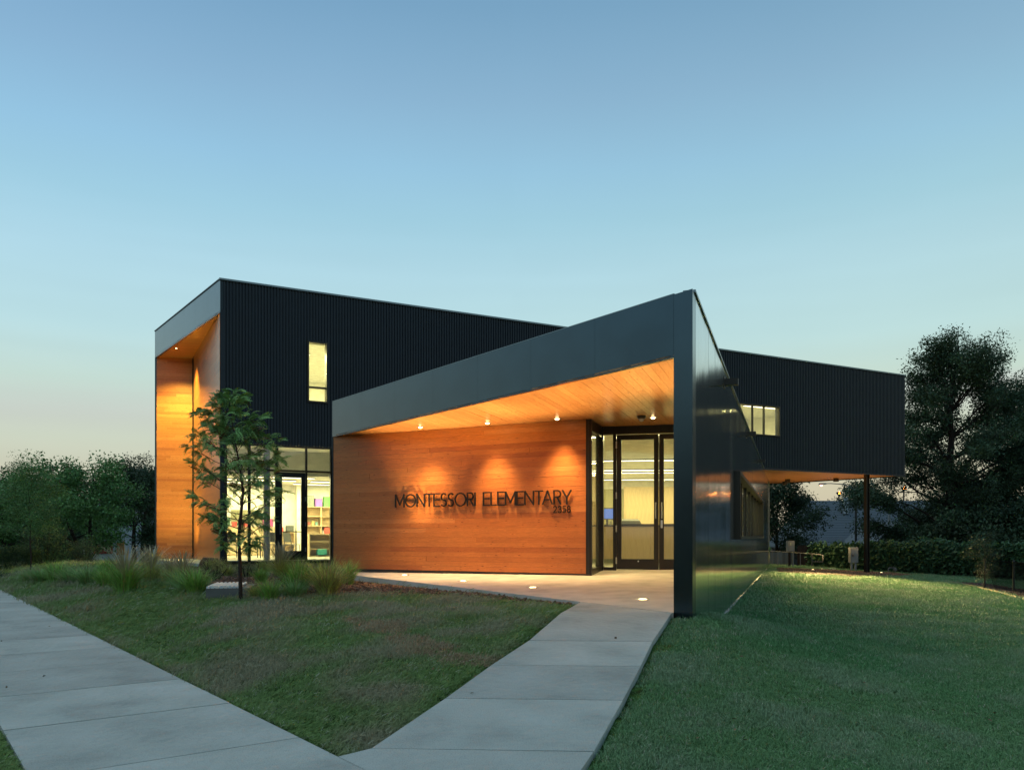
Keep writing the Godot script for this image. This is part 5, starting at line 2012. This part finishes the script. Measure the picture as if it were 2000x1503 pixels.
func right_side() -> void:
	# vine covered fence
	var hl := Vector2(15.7, 41.0)
	var hd := Vector2(0.622, -0.782)
	var o := thing("vine_hedge", "long fence overgrown with broad leaved vines behind the right lawn", "hedge", V(hl, land(hl.x, hl.y) - 0.1), atan2(hd.y, hd.x))
	var m := MB.new()
	var k := 0.0
	while k < 11.4:
		m.box(Vector3(k, 0.45, 0), Vector3(0.145, 0.95, 0.02))
		k += 0.15
	obj("fence_boards", m, M.bark, o).set_meta("kind", "stuff")
	var where := []
	var tints := []
	for i in 5200:
		var x := rng.randf_range(-0.6, 11.6)
		var top := 1.10 + 0.40 * bump.get_noise_2d(x * 22.0, 7.0) + 0.25 * bump.get_noise_2d(x * 60.0, 3.0) + 0.05 * x * 0.3
		var y := top * sqrt(rng.randf_range(0.0, 1.0))
		var z := rng.randf_range(0.0, 0.36) * (1.0 if rng.randf() < 0.8 else -1.0) + 0.15 * bump.get_noise_2d(x * 30.0, y * 30.0)
		var g := rng.randf_range(0.7, 1.3)
		where.append(Transform3D(Basis.from_euler(Vector3(rng.randfn() * 0.4, rng.randf() * TAU, rng.randfn() * 0.4)).scaled(Vector3.ONE * rng.randf_range(0.15, 0.30)), Vector3(x, y - 0.28 * maxf(0.0, x - 8.0) / 3.0, z)))
		tints.append(Color(0.062 * g, 0.125 * g, 0.058 * g))
	many("vines", leaf_cluster(14, 9, 0.75, 0.8), M.leaf, where, tints, o)

	# dark board fence and grey fence at the back
	o = thing("board_fence", "dark brown board fence behind the metal handrail", "fence", Vector3(15.15, -0.7, -43.2))
	for i in 12:
		m = MB.new()
		var x := 0.20 * i
		m.box(Vector3(x, 0.72 + rng.randf_range(-0.01, 0.01), 0), Vector3(0.185, 1.5, 0.025))
		obj("board", m, M.bark, o)
	o = thing("plank_fence", "blue grey plank fence beside the metal wall end", "fence", Vector3(13.55, -0.7, -43.6))
	for i in 10:
		m = MB.new()
		m.box(Vector3(0.155 * i, 0.55 + rng.randf_range(-0.01, 0.01), 0), Vector3(0.145, 1.1, 0.02))
		obj("plank", m, mat(lin(0.09, 0.11, 0.13) * rng.randf_range(0.85, 1.1), 0.8), o)
	# handrail
	o = thing("handrail", "galvanised metal handrail at the end of the metal wall", "handrail", Vector3(12.8, -0.4, -40.6))
	m = MB.new()
	m.tube([Vector3(0.0, 0.92, 0), Vector3(1.75, 0.8, 1.9), Vector3(1.86, 0.77, 2.0), Vector3(1.86, 0.45, 2.0), Vector3(1.5, 0.45, 1.62)], [0.02, 0.02, 0.02, 0.02, 0.02], 8)
	obj("rail", m, M.rail, o)
	for s in [0.04, 0.16, 0.62, 0.85]:
		m = MB.new()
		m.tube([Vector3(1.75 * s, -0.1, 1.9 * s), Vector3(1.75 * s, 0.92 - 0.12 * s, 1.9 * s)], [0.018, 0.018], 8)
		obj("post", m, M.rail, o)
	var path := MB.new()
	path.slab([Vector2(12.2, 40.6), Vector2(15.0, 38.1), Vector2(16.0, 40.2), Vector2(13.4, 42.5)], [-0.6, -0.6, -0.6, -0.6], [-0.25, -0.29, -0.3, -0.28])
	tag(obj("back_path", path, M.concrete[2]), "concrete path under the cantilever by the handrail", "", "", "structure")

	# utility cabinets
	o = thing("meter_cabinet", "grey utility cabinet on a single post beside the handrail", "utility box", Vector3(13.6, land(13.6, 40.0), -40.0), 0.25)
	m = MB.new()
	m.box(Vector3(0, 1.02, 0), Vector3(0.34, 0.52, 0.2))
	obj("box", m, M.cabinet, o)
	m = MB.new()
	m.box(Vector3(0.02, 1.02, 0.103), Vector3(0.28, 0.46, 0.008))
	obj("door", m, M.cabinet, o)
	m = MB.new()
	m.box(Vector3(-0.06, 1.12, 0.115), Vector3(0.06, 0.11, 0.02))
	obj("meter_window", m, mat(lin(0.35, 0.4, 0.25), 0.3), o)
	m = MB.new()
	m.box(Vector3(-0.04, 0.4, -0.02), Vector3(0.09, 0.85, 0.07))
	obj("post", m, M.bark, o)
	m = MB.new()
	m.tube([Vector3(0.13, -0.1, 0.02), Vector3(0.13, 0.78, 0.02)], [0.035, 0.035], 10)
	obj("conduit", m, M.cabinet, o)
	o = thing("transformer_cabinet", "grey utility cabinet on two legs in front of the vine hedge", "utility box", Vector3(15.84, land(15.84, 38.0), -38.0), 0.1)
	m = MB.new()
	m.box(Vector3(0, 0.74, 0), Vector3(0.37, 0.72, 0.22))
	obj("box", m, M.cabinet, o)
	m = MB.new()
	m.box(Vector3(0, 0.74, 0.113), Vector3(0.33, 0.66, 0.008))
	obj("door", m, M.cabinet, o)
	m = MB.new()
	m.tube([Vector3(-0.06, 0.74, 0.115), Vector3(-0.06, 0.74, 0.19)], [0.06, 0.05], 14)
	obj("meter", m, M.rail, o)
	for x in [-0.09, 0.1]:
		m = MB.new()
		m.box(Vector3(x, 0.16, 0), Vector3(0.08, 0.5, 0.08))
		obj("leg", m, M.cabinet, o)
	o = thing("gas_pipe", "low bent gas pipe and valve in the grass right of the column", "pipe", Vector3(17.4, land(17.4, 37.4), -37.4), 0.3)
	m = MB.new()
	m.tube([Vector3(-0.25, -0.05, 0), Vector3(-0.25, 0.2, 0), Vector3(-0.2, 0.24, 0), Vector3(0.1, 0.24, 0), Vector3(0.14, 0.2, 0), Vector3(0.14, -0.05, 0)], [0.025, 0.025, 0.025, 0.025, 0.025, 0.025], 8)
	obj("pipe", m, M.rail, o)
	m = MB.new()
	m.lathe(Vector3(0.12, 0.08, 0), [Vector2(0.0, 0.0), Vector2(0.08, 0.02), Vector2(0.09, 0.1), Vector2(0.04, 0.16), Vector2(0.0, 0.17)], 12)
	obj("regulator", m, M.rail, o)

	# black mesh fence
	o = thing("mesh_fence", "black wire mesh fence on dark posts at the right edge", "fence", Vector3.ZERO)
	var f0 := Vector2(15.25, 27.0)
	var fd := Vector2(-0.19, -0.98).normalized()
	var posts := [0.0, 2.3, 4.3, 6.2, 8.0]
	for s in posts:
		var p: Vector2 = f0 + Vector2(0.35, 0) + fd * s
		m = MB.new()
		m.tube([V(p, land(p.x, p.y) - 0.1), V(p, land(p.x, p.y) + 0.93)], [0.03, 0.03], 8)
		m.lathe(V(p, land(p.x, p.y) + 0.93), [Vector2(0.035, -0.02), Vector2(0.03, 0.02), Vector2(0.0, 0.04)], 8)
		obj("post", m, M.black, o)
	m = MB.new()
	var rail := []
	var rr := []
	for i in 9:
		var p: Vector2 = f0 + Vector2(0.35, 0) + fd * i
		rail.append(V(p, land(p.x, p.y) + 0.9))
		rr.append(0.016)
	m.tube(rail, rr, 6)
	obj("top_rail", m, M.wire, o)
	m = MB.new()
	var along_ := Vector3(fd.x, 0, -fd.y)
	var s2 := 0.0
	while s2 < 8.0:
		for way in [-1.0, 1.0]:
			var p: Vector2 = f0 + Vector2(0.35, 0) + fd * s2
			var a := V(p, land(p.x, p.y) + 0.03)
			var b: Vector3 = a + along_ * 0.8 * way + Vector3(0, 0.86, 0)
			if s2 + 0.8 * way > 0.0 and s2 + 0.8 * way < 8.0:
				m.tube([a, b], [0.0035, 0.0035], 3, false)
		s2 += 0.045
	obj("wire_mesh", m, M.wire, o).set_meta("kind", "stuff")
	o = thing("timber_edging", "low pale timber edging between lawn and mulch on the right", "edging", Vector3.ZERO)
	var line := [Vector2(15.9, 30.0), Vector2(15.1, 27.0), Vector2(13.9, 23.3), Vector2(12.5, 19.6), Vector2(11.6, 17.6)]
	for i in 4:
		m = MB.new()
		m.bar(line[i], line[i].lerp(line[i + 1], 0.996), land(line[i].x, line[i].y) - 0.1, land(line[i].x, line[i].y) + 0.07, 0.0, 0.05, Vector3(0, 0, 1), land(line[i + 1].x, line[i + 1].y) - 0.1, land(line[i + 1].x, line[i + 1].y) + 0.07)
		obj("timber", m, mat(lin(0.30, 0.22, 0.10), 0.8), o)
	make_tree("sapling", "thin sapling with a pale stem in front of the mesh fence", "", Vector3(14.4, land(14.4, 25.0), -25.0), 1.75, [[0.3, 0.12], [0.5, 0.32], [0.8, 0.36], [1.0, 0.12]], 14, 330, 0.1, fine, Color(0.03, 0.055, 0.025), 131, 0.016, 1, 0.9).get_node("trunk").material_override = M.youngbark


# ------------------------------------------------------------------ planting in front of the school
func compound_leaf() -> ArrayMesh:
	var m := MB.new()
	var pts := []
	for i in 8:
		var s := i / 7.0
		pts.append(Vector3(0, 0.16 * sin(s * 2.4) - 0.30 * s * s, s * 0.95))
	for i in 7:
		m.tint = Color(0.5, 0.55, 0.4)
		m.ribbon([pts[i], pts[i + 1]], [0.008, 0.006], Vector3.RIGHT)
	for i in range(1, 8):
		for sd in [-1.0, 1.0]:
			if i == 7 and sd > 0.0:
				continue
			m.tint = Color.WHITE * (0.8 + 0.06 * ((i * 7 + int(sd)) % 5))
			var d := Vector3(sd, -0.28, 0.75).normalized() if i < 7 else Vector3(0, -0.5, 0.9).normalized()
			var l := 0.30 * (1.0 - absf(i - 4) * 0.05)
			var s := d.cross(Vector3.UP).normalized()
			var p: Vector3 = pts[i]
			var tip: Vector3 = p + d * l + Vector3(0, -0.06, 0)
			var nn := s.cross(d).normalized()
			if nn.y < 0:
				nn = -nn
			m.tri(p, p + d * l * 0.42 + s * l * 0.25, tip, nn)
			m.tri(p, tip, p + d * l * 0.42 - s * l * 0.25, nn)
	return m.mesh()


func front_tree() -> void:
	var r := RandomNumberGenerator.new()
	r.seed = 77
	var base := Vector3(-3.94, land(-3.94, 11.9), -11.9)
	var o := thing("pistache_tree", "slender young tree with drooping compound leaves in front of the classroom glass", "tree", base)
	var m := MB.new()
	var tr0 := [Vector3(0, -0.1, 0), Vector3(-0.01, 0.5, 0.01), Vector3(-0.03, 0.85, 0.0), Vector3(0.0, 1.15, 0.01), Vector3(0.03, 1.5, 0.0), Vector3(-0.02, 1.9, 0.02), Vector3(-0.10, 2.3, 0.0), Vector3(-0.16, 2.75, 0.0)]
	var tr := []
	for q in tr0:
		tr.append(q * 1.06)
	m.tube(tr, [0.030, 0.026, 0.024, 0.023, 0.017, 0.012, 0.008, 0.003], 8)
	var where := []
	var tints := []
	var leafs := func(p: Vector3, d: Vector3, n: int) -> void:
		for k in n:
			var az := atan2(d.x, d.z) + r.randfn() * 0.9
			var b := Basis.from_euler(Vector3(r.randf_range(-0.9, 0.7), az, r.randfn() * 0.6)).scaled(Vector3.ONE * r.randf_range(0.11, 0.185))
			where.append(Transform3D(b, p + Vector3(r.randfn(), r.randfn(), r.randfn()) * 0.02))
			var g := r.randf_range(0.6, 1.35)
			tints.append(Color(0.20 * g, 0.36 * g, 0.11 * g) if r.randf() < 0.93 else Color(0.13, 0.09, 0.025))
	for k in 56:
		var s := pow((k + 0.5) / 56.0, 0.95)
		var y := lerpf(0.62, 2.92, s)
		var i := 0
		while i < tr.size() - 2 and tr[i + 1].y < y:
			i += 1
		var from: Vector3 = tr[i].lerp(tr[i + 1], (y - tr[i].y) / (tr[i + 1].y - tr[i].y))
		var az := k * 2.4 + r.randf() * 0.6
		var reach := 0.84 * (0.36 + 1.25 * s - 1.52 * s * s + 0.05) * r.randf_range(0.6, 1.2)
		if k < 4:
			reach *= 0.7
		var dir := Vector3(cos(az) * 1.05 - 0.10, 0, sin(az))
		var to := from + dir * reach + Vector3(0, reach * r.randf_range(0.25, 0.9), 0)
		var pts := limb(m, r, from, to, 0.010 * (1.15 - s), 0.003, 0.14, 4, 5)
		for j in range(1, 5):
			leafs.call(pts[j], to - from, 1 if j < 3 else 4)
		for q in 2:
			var b: Vector3 = pts[2 + q]
			var e := b + (dir.rotated(Vector3.UP, r.randf_range(-1.3, 1.3)) * 0.5 + Vector3(0, 0.35, 0)) * reach * 0.55
			limb(m, r, b, e, 0.004, 0.002, 0.1, 2, 4)
			leafs.call(e, e - b, 5)
	leafs.call(tr[7], Vector3(0, 0, 1), 5)
	obj("trunk", m, M.youngbark, o)
	many("crown", compound_leaf(), M.leaf, where, tints, o)


func garden() -> void:
	front_tree()
	# concrete bench with ribbed white top
	var bx := -4.36
	var bd := 12.75
	var b := thing("concrete_bench", "low concrete bench with a white ribbed top in the planting bed", "bench", Vector3(bx, land(bx, bd) - 0.06, -bd), 0.22)
	var m := MB.new()
	m.box(Vector3(0, 0.06, 0), Vector3(0.62, 0.28, 1.1))
	obj("base", m, world_tex(mat(lin(0.17, 0.17, 0.165), 0.9), M.concrete[1].albedo_texture, 0.3), b)
	for k in 8:
		m = MB.new()
		var x := -0.28 + k * 0.062
		m.tube([Vector3(x, 0.212, -0.54), Vector3(x, 0.212, 0.545)], [0.026, 0.026], 10)
		obj("slat", m, mat(lin(0.66, 0.69, 0.70), 0.5, 0.1), b)
	# boulder by the glass corner
	var bo := thing("garden_boulder", "tan boulder by the black corner post", "boulder", V(Vector2(-7.95, 21.6), land(-7.95, 21.6)))
	m = MB.new()
	var rings := []
	for j in 7:
		var ring := []
		var v := float(j) / 6.0
		for k in 10:
			var a := TAU * k / 10.0
			var q := Vector3(cos(a) * sin(PI * v) * 0.34, cos(PI * v) * 0.2 + 0.1, sin(a) * sin(PI * v) * 0.26)
			ring.append(q * (1.0 + 0.35 * bump.get_noise_3d(q.x * 40.0, q.y * 40.0, q.z * 40.0)))
		rings.append(ring)
	for j in 6:
		for k in 10:
			m.face([rings[j][k], rings[j][(k + 1) % 10], rings[j + 1][(k + 1) % 10], rings[j + 1][k]], Vector3(0, 0.1, 0))
	obj("stone", m, world_tex(mat(lin(0.30, 0.24, 0.16), 0.9), M.mulch.albedo_texture, 0.7), bo)

	# ornamental grasses: [x, d, scale, kind, label]
	var green := Color(0.24, 0.44, 0.09)
	var olive := Color(0.46, 0.50, 0.14)
	var blue := Color(0.24, 0.41, 0.14)
	var kinds := [grass_mesh(201, 620, 0.74, 0.46, 0.0048, 0.10, green), grass_mesh(202, 560, 0.66, 0.52, 0.0045, 0.25, olive), grass_mesh(203, 560, 0.62, 0.56, 0.0045, 0.1, blue)]
	var plume := plume_mesh(204, 140, 0.92, 0.5)
	var g := "ornamental grass clumps in front of the school"
	var spots := [
		[-6.84, 14.5, 0.95, 0, 1, "large upright grass clump with pale plumes, biggest on the left lawn edge"],
		[-7.15, 16.2, 0.85, 1, 2, "pale feathery grass clump behind the largest left clump"],
		[-6.55, 15.7, 0.62, 1, 2, "pale feathery grass clump right of the largest left clump"],
		[-11.9, 20.2, 0.72, 2, 0, "bluish grass clump nearest the young staked tree on the left"],
		[-10.35, 18.6, 0.85, 0, 0, "green grass clump second from the left in the border row"],
		[-9.55, 17.7, 0.85, 2, 0, "arching grass clump in the middle of the left border row"],
		[-8.75, 16.9, 0.85, 2, 0, "arching grass clump right of the middle of the left border row"],
		[-7.9, 15.9, 0.72, 0, 0, "short green grass clump left of the largest left clump"],
		[-5.75, 14.2, 0.72, 2, 0, "grass clump between the largest left clump and the bench"],
		[-5.02, 13.0, 0.84, 0, 0, "dark green grass clump just left of the concrete bench"],
		[-11.6, 26.4, 0.75, 1, 0, "dark grass clump at the outer edge of the cedar recess"],
		[-3.35, 11.3, 0.62, 0, 0, "bright green grass clump right of the young tree trunk"],
		[-4.85, 17.2, 0.95, 1, 1, "yellowish grass clump before the classroom door"],
		[-4.45, 17.0, 0.85, 1, 0, "pale arching grass clump between classroom door and sign wall"],
		[-3.25, 12.4, 0.92, 0, 0, "tall green grass clump among the clumps near the sign wall"],
		[-2.72, 12.1, 1.02, 1, 0, "olive grass clump nearest the sign wall's left end"],
		[-3.1, 11.6, 0.66, 2, 0, "low bluish grass clump in front of the olive clump"],
		[-3.0, 13.2, 0.95, 1, 0, "olive grass clump at the back of the group by the sign wall"],
		[-5.8, 19.2, 0.62, 1, 0, "small tufted grass in front of the classroom mullions"],
		[-7.0, 19.6, 0.55, 1, 0, "small rusty grass tuft right of the boulder"],
		[-6.1, 17.6, 0.5, 1, 0, "small grass tuft in the mulch behind the bench"],
		[-3.75, 16.2, 0.6, 0, 0, "short grass clump touching the left edge of the sign wall"],
		[-4.6, 15.0, 0.55, 0, 0, "bright low grass clump in the mulch right of the bench"],
		[-11.1, 19.3, 0.8, 2, 0, "bluish grass clump in the left border row beside the green second clump"],
		[-9.0, 18.2, 0.8, 0, 0, "back row grass clump behind the middle of the left border row"],
		[-7.7, 16.9, 0.75, 2, 0, "back row grass clump left behind the largest left clump"],
		[-6.1, 15.2, 0.7, 1, 2, "pale plumed grass clump behind the clump left of the bench"],
		[-5.35, 13.5, 0.72, 2, 0, "low spreading grass clump second left of the bench"],
		[-3.75, 12.0, 0.5, 1, 0, "low yellowish grass clump at the bench's right corner"],
		[-2.95, 14.6, 0.8, 0, 0, "grass clump against the slab edge by the sign wall"],
		[-7.6, 20.8, 0.6, 1, 0, "yellow green grass clump beside the boulder"],
	]
	var protos := {}
	for s in spots:
		var key := "%d%d" % [s[3], s[4]]
		var at := Vector3(s[0], land(s[0], s[1]), -s[1])
		var o: Node3D
		if not protos.has(key):
			o = thing("ornamental_grass", s[5], "ornamental grass", at, 0.0, g)
			obj("blades", kinds[s[3]], M.blade, o)
			if s[4] > 0:
				obj("plumes", plume, M.blade, o)
			protos[key] = o
		else:
			o = again(protos[key], "ornamental_grass", s[5], at, rng.randf() * TAU)
		o.scale = Vector3.ONE * s[2] * (1.25 if s[0] < -5.5 else 1.12)
	# small leafy plants in the mulch
	for k in 7:
		var p: Vector2 = [Vector2(-5.5, 17.0), Vector2(-5.0, 18.6), Vector2(-6.6, 18.3), Vector2(-4.2, 18.4), Vector2(-3.9, 14.4), Vector2(-5.9, 16.1), Vector2(-4.05, 19.6)][k]
		make_bush("low_shrub", ["leafy low plant in the mulch behind the bench", "leafy low plant under the classroom mullions", "rusty low plant in front of the boulder", "dark low shrub before the classroom door jamb", "low plant in the mulch near the sign wall", "low plant left of the young tree in the mulch", "dark leggy shrub at the classroom's right pane"][k], "shrub", V(p, land(p.x, p.y)), Vector3(0.7, 0.34, 0.6) * [1.0, 0.9, 1.0, 1.1, 0.8, 0.8, 1.3][k], 420, 0.06, fine, [Color(0.10, 0.17, 0.05), Color(0.11, 0.15, 0.05), Color(0.17, 0.12, 0.05), Color(0.08, 0.10, 0.05), Color(0.10, 0.15, 0.05), Color(0.12, 0.14, 0.05), Color(0.09, 0.10, 0.05)][k], 300 + k, 0.0, false, "low plants in the classroom bed")


# ------------------------------------------------------------------ the lawn's blades
func lawn() -> void:
	var tufts := []
	for k in 3:
		var r := RandomNumberGenerator.new()
		r.seed = 400 + k
		var m := MB.new()
		for b in 9:
			var a := r.randf() * TAU
			var d := Vector3(cos(a), 0, sin(a))
			var side := Vector3(-d.z, 0, d.x).rotated(Vector3.UP, r.randfn() * 0.5)
			var base := Vector3(r.randfn(), 0, r.randfn()) * 0.022 + Vector3(0, -0.01, 0)
			var h := r.randf_range(0.02, 0.05)
			var o := r.randf_range(0.01, 0.045)
			m.tint = Color.WHITE * r.randf_range(0.78, 1.2)
			m.ribbon([base, base + d * o * 0.4 + Vector3(0, h * 0.75, 0), base + d * o + Vector3(0, h, 0)], [0.0022, 0.0016, 0.0], side)
		tufts.append(m.mesh())
	var where := [[], [], [], []]
	var tints := [[], [], [], []]
	var n := FastNoiseLite.new()
	n.seed = 44
	n.frequency = 0.5
	n.fractal_octaves = 4
	var p0 := PackedVector2Array(bed_left)
	var p1 := PackedVector2Array(bed_column)
	var p2 := PackedVector2Array(bed_right)
	var dead_a := Vector2(-1.75, 9.0)
	var dead_b := Vector2(-0.25, 6.6)
	for i in 330000:
		var d := 3.4 * exp(rng.randf() * 2.5)
		var x := rng.randf_range(-0.68 * d - 0.8, 0.68 * d + 0.8)
		var w := (x + 0.83) * 0.798 + (d - 4.44) * 0.603
		if w < 0.03 and (w > -1.47 or d > 5.2):
			continue
		var e := (x - G.x) * 0.947 - (d - G.y) * 0.322
		var right := e > 0.0
		if d < 10.4:
			var xr := 1.775 - 0.295 * (9.1 - d)
			var xl := 0.873 - 0.285 * (10.35 - d) - (0.02 if d > 4.64 else 0.25)
			if x > xl - 0.015 and x < xr + 0.03 and not (d > 9.1 and e > 0.0):
				continue
			right = x > xr
		if not right:
			var b := (x + 3.6) * 0.804 + (d - 16.4) * 0.595
			if b > -0.02 and x > -3.8 or d > 22.0 and x > -13.0:
				continue
			if Geometry2D.is_point_in_polygon(Vector2(x, d), p0):
				continue
		elif Geometry2D.is_point_in_polygon(Vector2(x, d), p1) or Geometry2D.is_point_in_polygon(Vector2(x, d), p2) or (d > 9.0 and e < 0.05) or (x - 15.7) * 0.782 + (d - 41.0) * 0.622 > 1.0:
			continue
		var q := n.get_noise_2d(x * 1.6, d * 1.6)
		var q2 := n.get_noise_2d(x * 0.5 + 40.0, d * 0.5)
		var big := clampf(d / 7.0, 0.9, 2.6)
		var col := Color(0.15, 0.285, 0.115)
		var hh := 1.0
		var lean := Vector3(rng.randfn() * 0.25, 0, rng.randfn() * 0.25)
		if not right:
			hh = 0.78 + q * 0.5
			big *= 1.15
			var dry := clampf(0.25 + q * 1.6 + q2 * 1.2, 0.0, 1.0)
			var near := Geometry2D.get_closest_point_to_segment(Vector2(x, d), dead_a, dead_b).distance_to(Vector2(x, d))
			col = Color(0.180, 0.275, 0.085).lerp(Color(0.35, 0.29, 0.20), dry * 0.78)
			if near < 0.22 + q * 0.45 and rng.randf() < 0.72:
				col = Color(0.36, 0.25, 0.15)
			lean += Vector3(0.25 + q * 0.9, 0, -0.5 + q2)
		else:
			col = col.lerp(Color(0.25, 0.33, 0.20), clampf(0.2 + q * 1.2, 0.0, 0.7)).lerp(Color(0.09, 0.25, 0.085), clampf(q2 * 1.6, 0.0, 0.8))
			hh = 0.76 + q * 0.42
		if rng.randf() < 0.035:
			col = Color(0.42, 0.42, 0.30)
		if hh < 0.25:
			hh = 0.25
		var g := rng.randf_range(0.8, 1.2)
		var basis := Basis.from_euler(lean) * Basis(Vector3.UP, rng.randf() * TAU)
		basis = basis.scaled(Vector3(big, big * hh * rng.randf_range(0.75, 1.25), big))
		var k := (1 if right else 0) * 2 + (i % 2)
		where[k].append(Transform3D(basis, Vector3(x, land(x, d), -d)))
		tints[k].append(Color(col.r * g, col.g * g, col.b * g))
	var rough := Node3D.new()
	put(rough, "rough_grass", self)
	tag(rough, "uneven drying grass between the street pavement and the school", "grass", "", "stuff")
	leaves_on_lawn()
	var lawn_ := Node3D.new()
	put(lawn_, "lawn_grass", self)
	tag(lawn_, "mown green grass right of the entrance path", "grass", "", "stuff")
	for k in 4:
		many("blades", tufts[k % 3], M.blade, where[k], tints[k], rough if k < 2 else lawn_)


func leaves_on_lawn() -> void:
	var m := MB.new()
	m.tri(Vector3(-0.03, 0, 0), Vector3(0, 0.006, 0.018), Vector3(0.03, 0, 0), Vector3.UP)
	m.tri(Vector3(-0.03, 0, 0), Vector3(0.03, 0, 0), Vector3(0, 0.008, -0.018), Vector3.UP)
	var where := []
	var tints := []
	for i in 130:
		var d := 3.6 * exp(rng.randf() * 1.8)
		var x := rng.randf_range(-0.66 * d, 0.66 * d)
		var w := (x + 0.83) * 0.798 + (d - 4.44) * 0.603
		if d > 9.0 and x > -3.0 and x < 3.2 or w < 0.0 and rng.randf() < 0.8:
			continue
		var y := land(x, d) + 0.035
		if w < 0.0:
			y = 0.006
		elif d < 10.4 and x > 0.85 - 0.285 * (10.35 - d) and x < 1.8 - 0.295 * (9.1 - d):
			if rng.randf() < 0.85:
				continue
			y = walk_y(d) + 0.006
		where.append(Transform3D(Basis.from_euler(Vector3(rng.randfn() * 0.3, rng.randf() * TAU, rng.randfn() * 0.3)).scaled(Vector3.ONE * rng.randf_range(0.4, 0.8)), Vector3(x, y, -d)))
		var g := rng.randf_range(0.5, 1.3)
		tints.append(Color(0.16 * g, 0.10 * g, 0.05 * g))
	many("fallen_leaves", m.mesh(), M.blade, where, tints)
	tag(get_node("fallen_leaves"), "small brown fallen leaves scattered over lawn and paths", "leaves", "", "stuff")
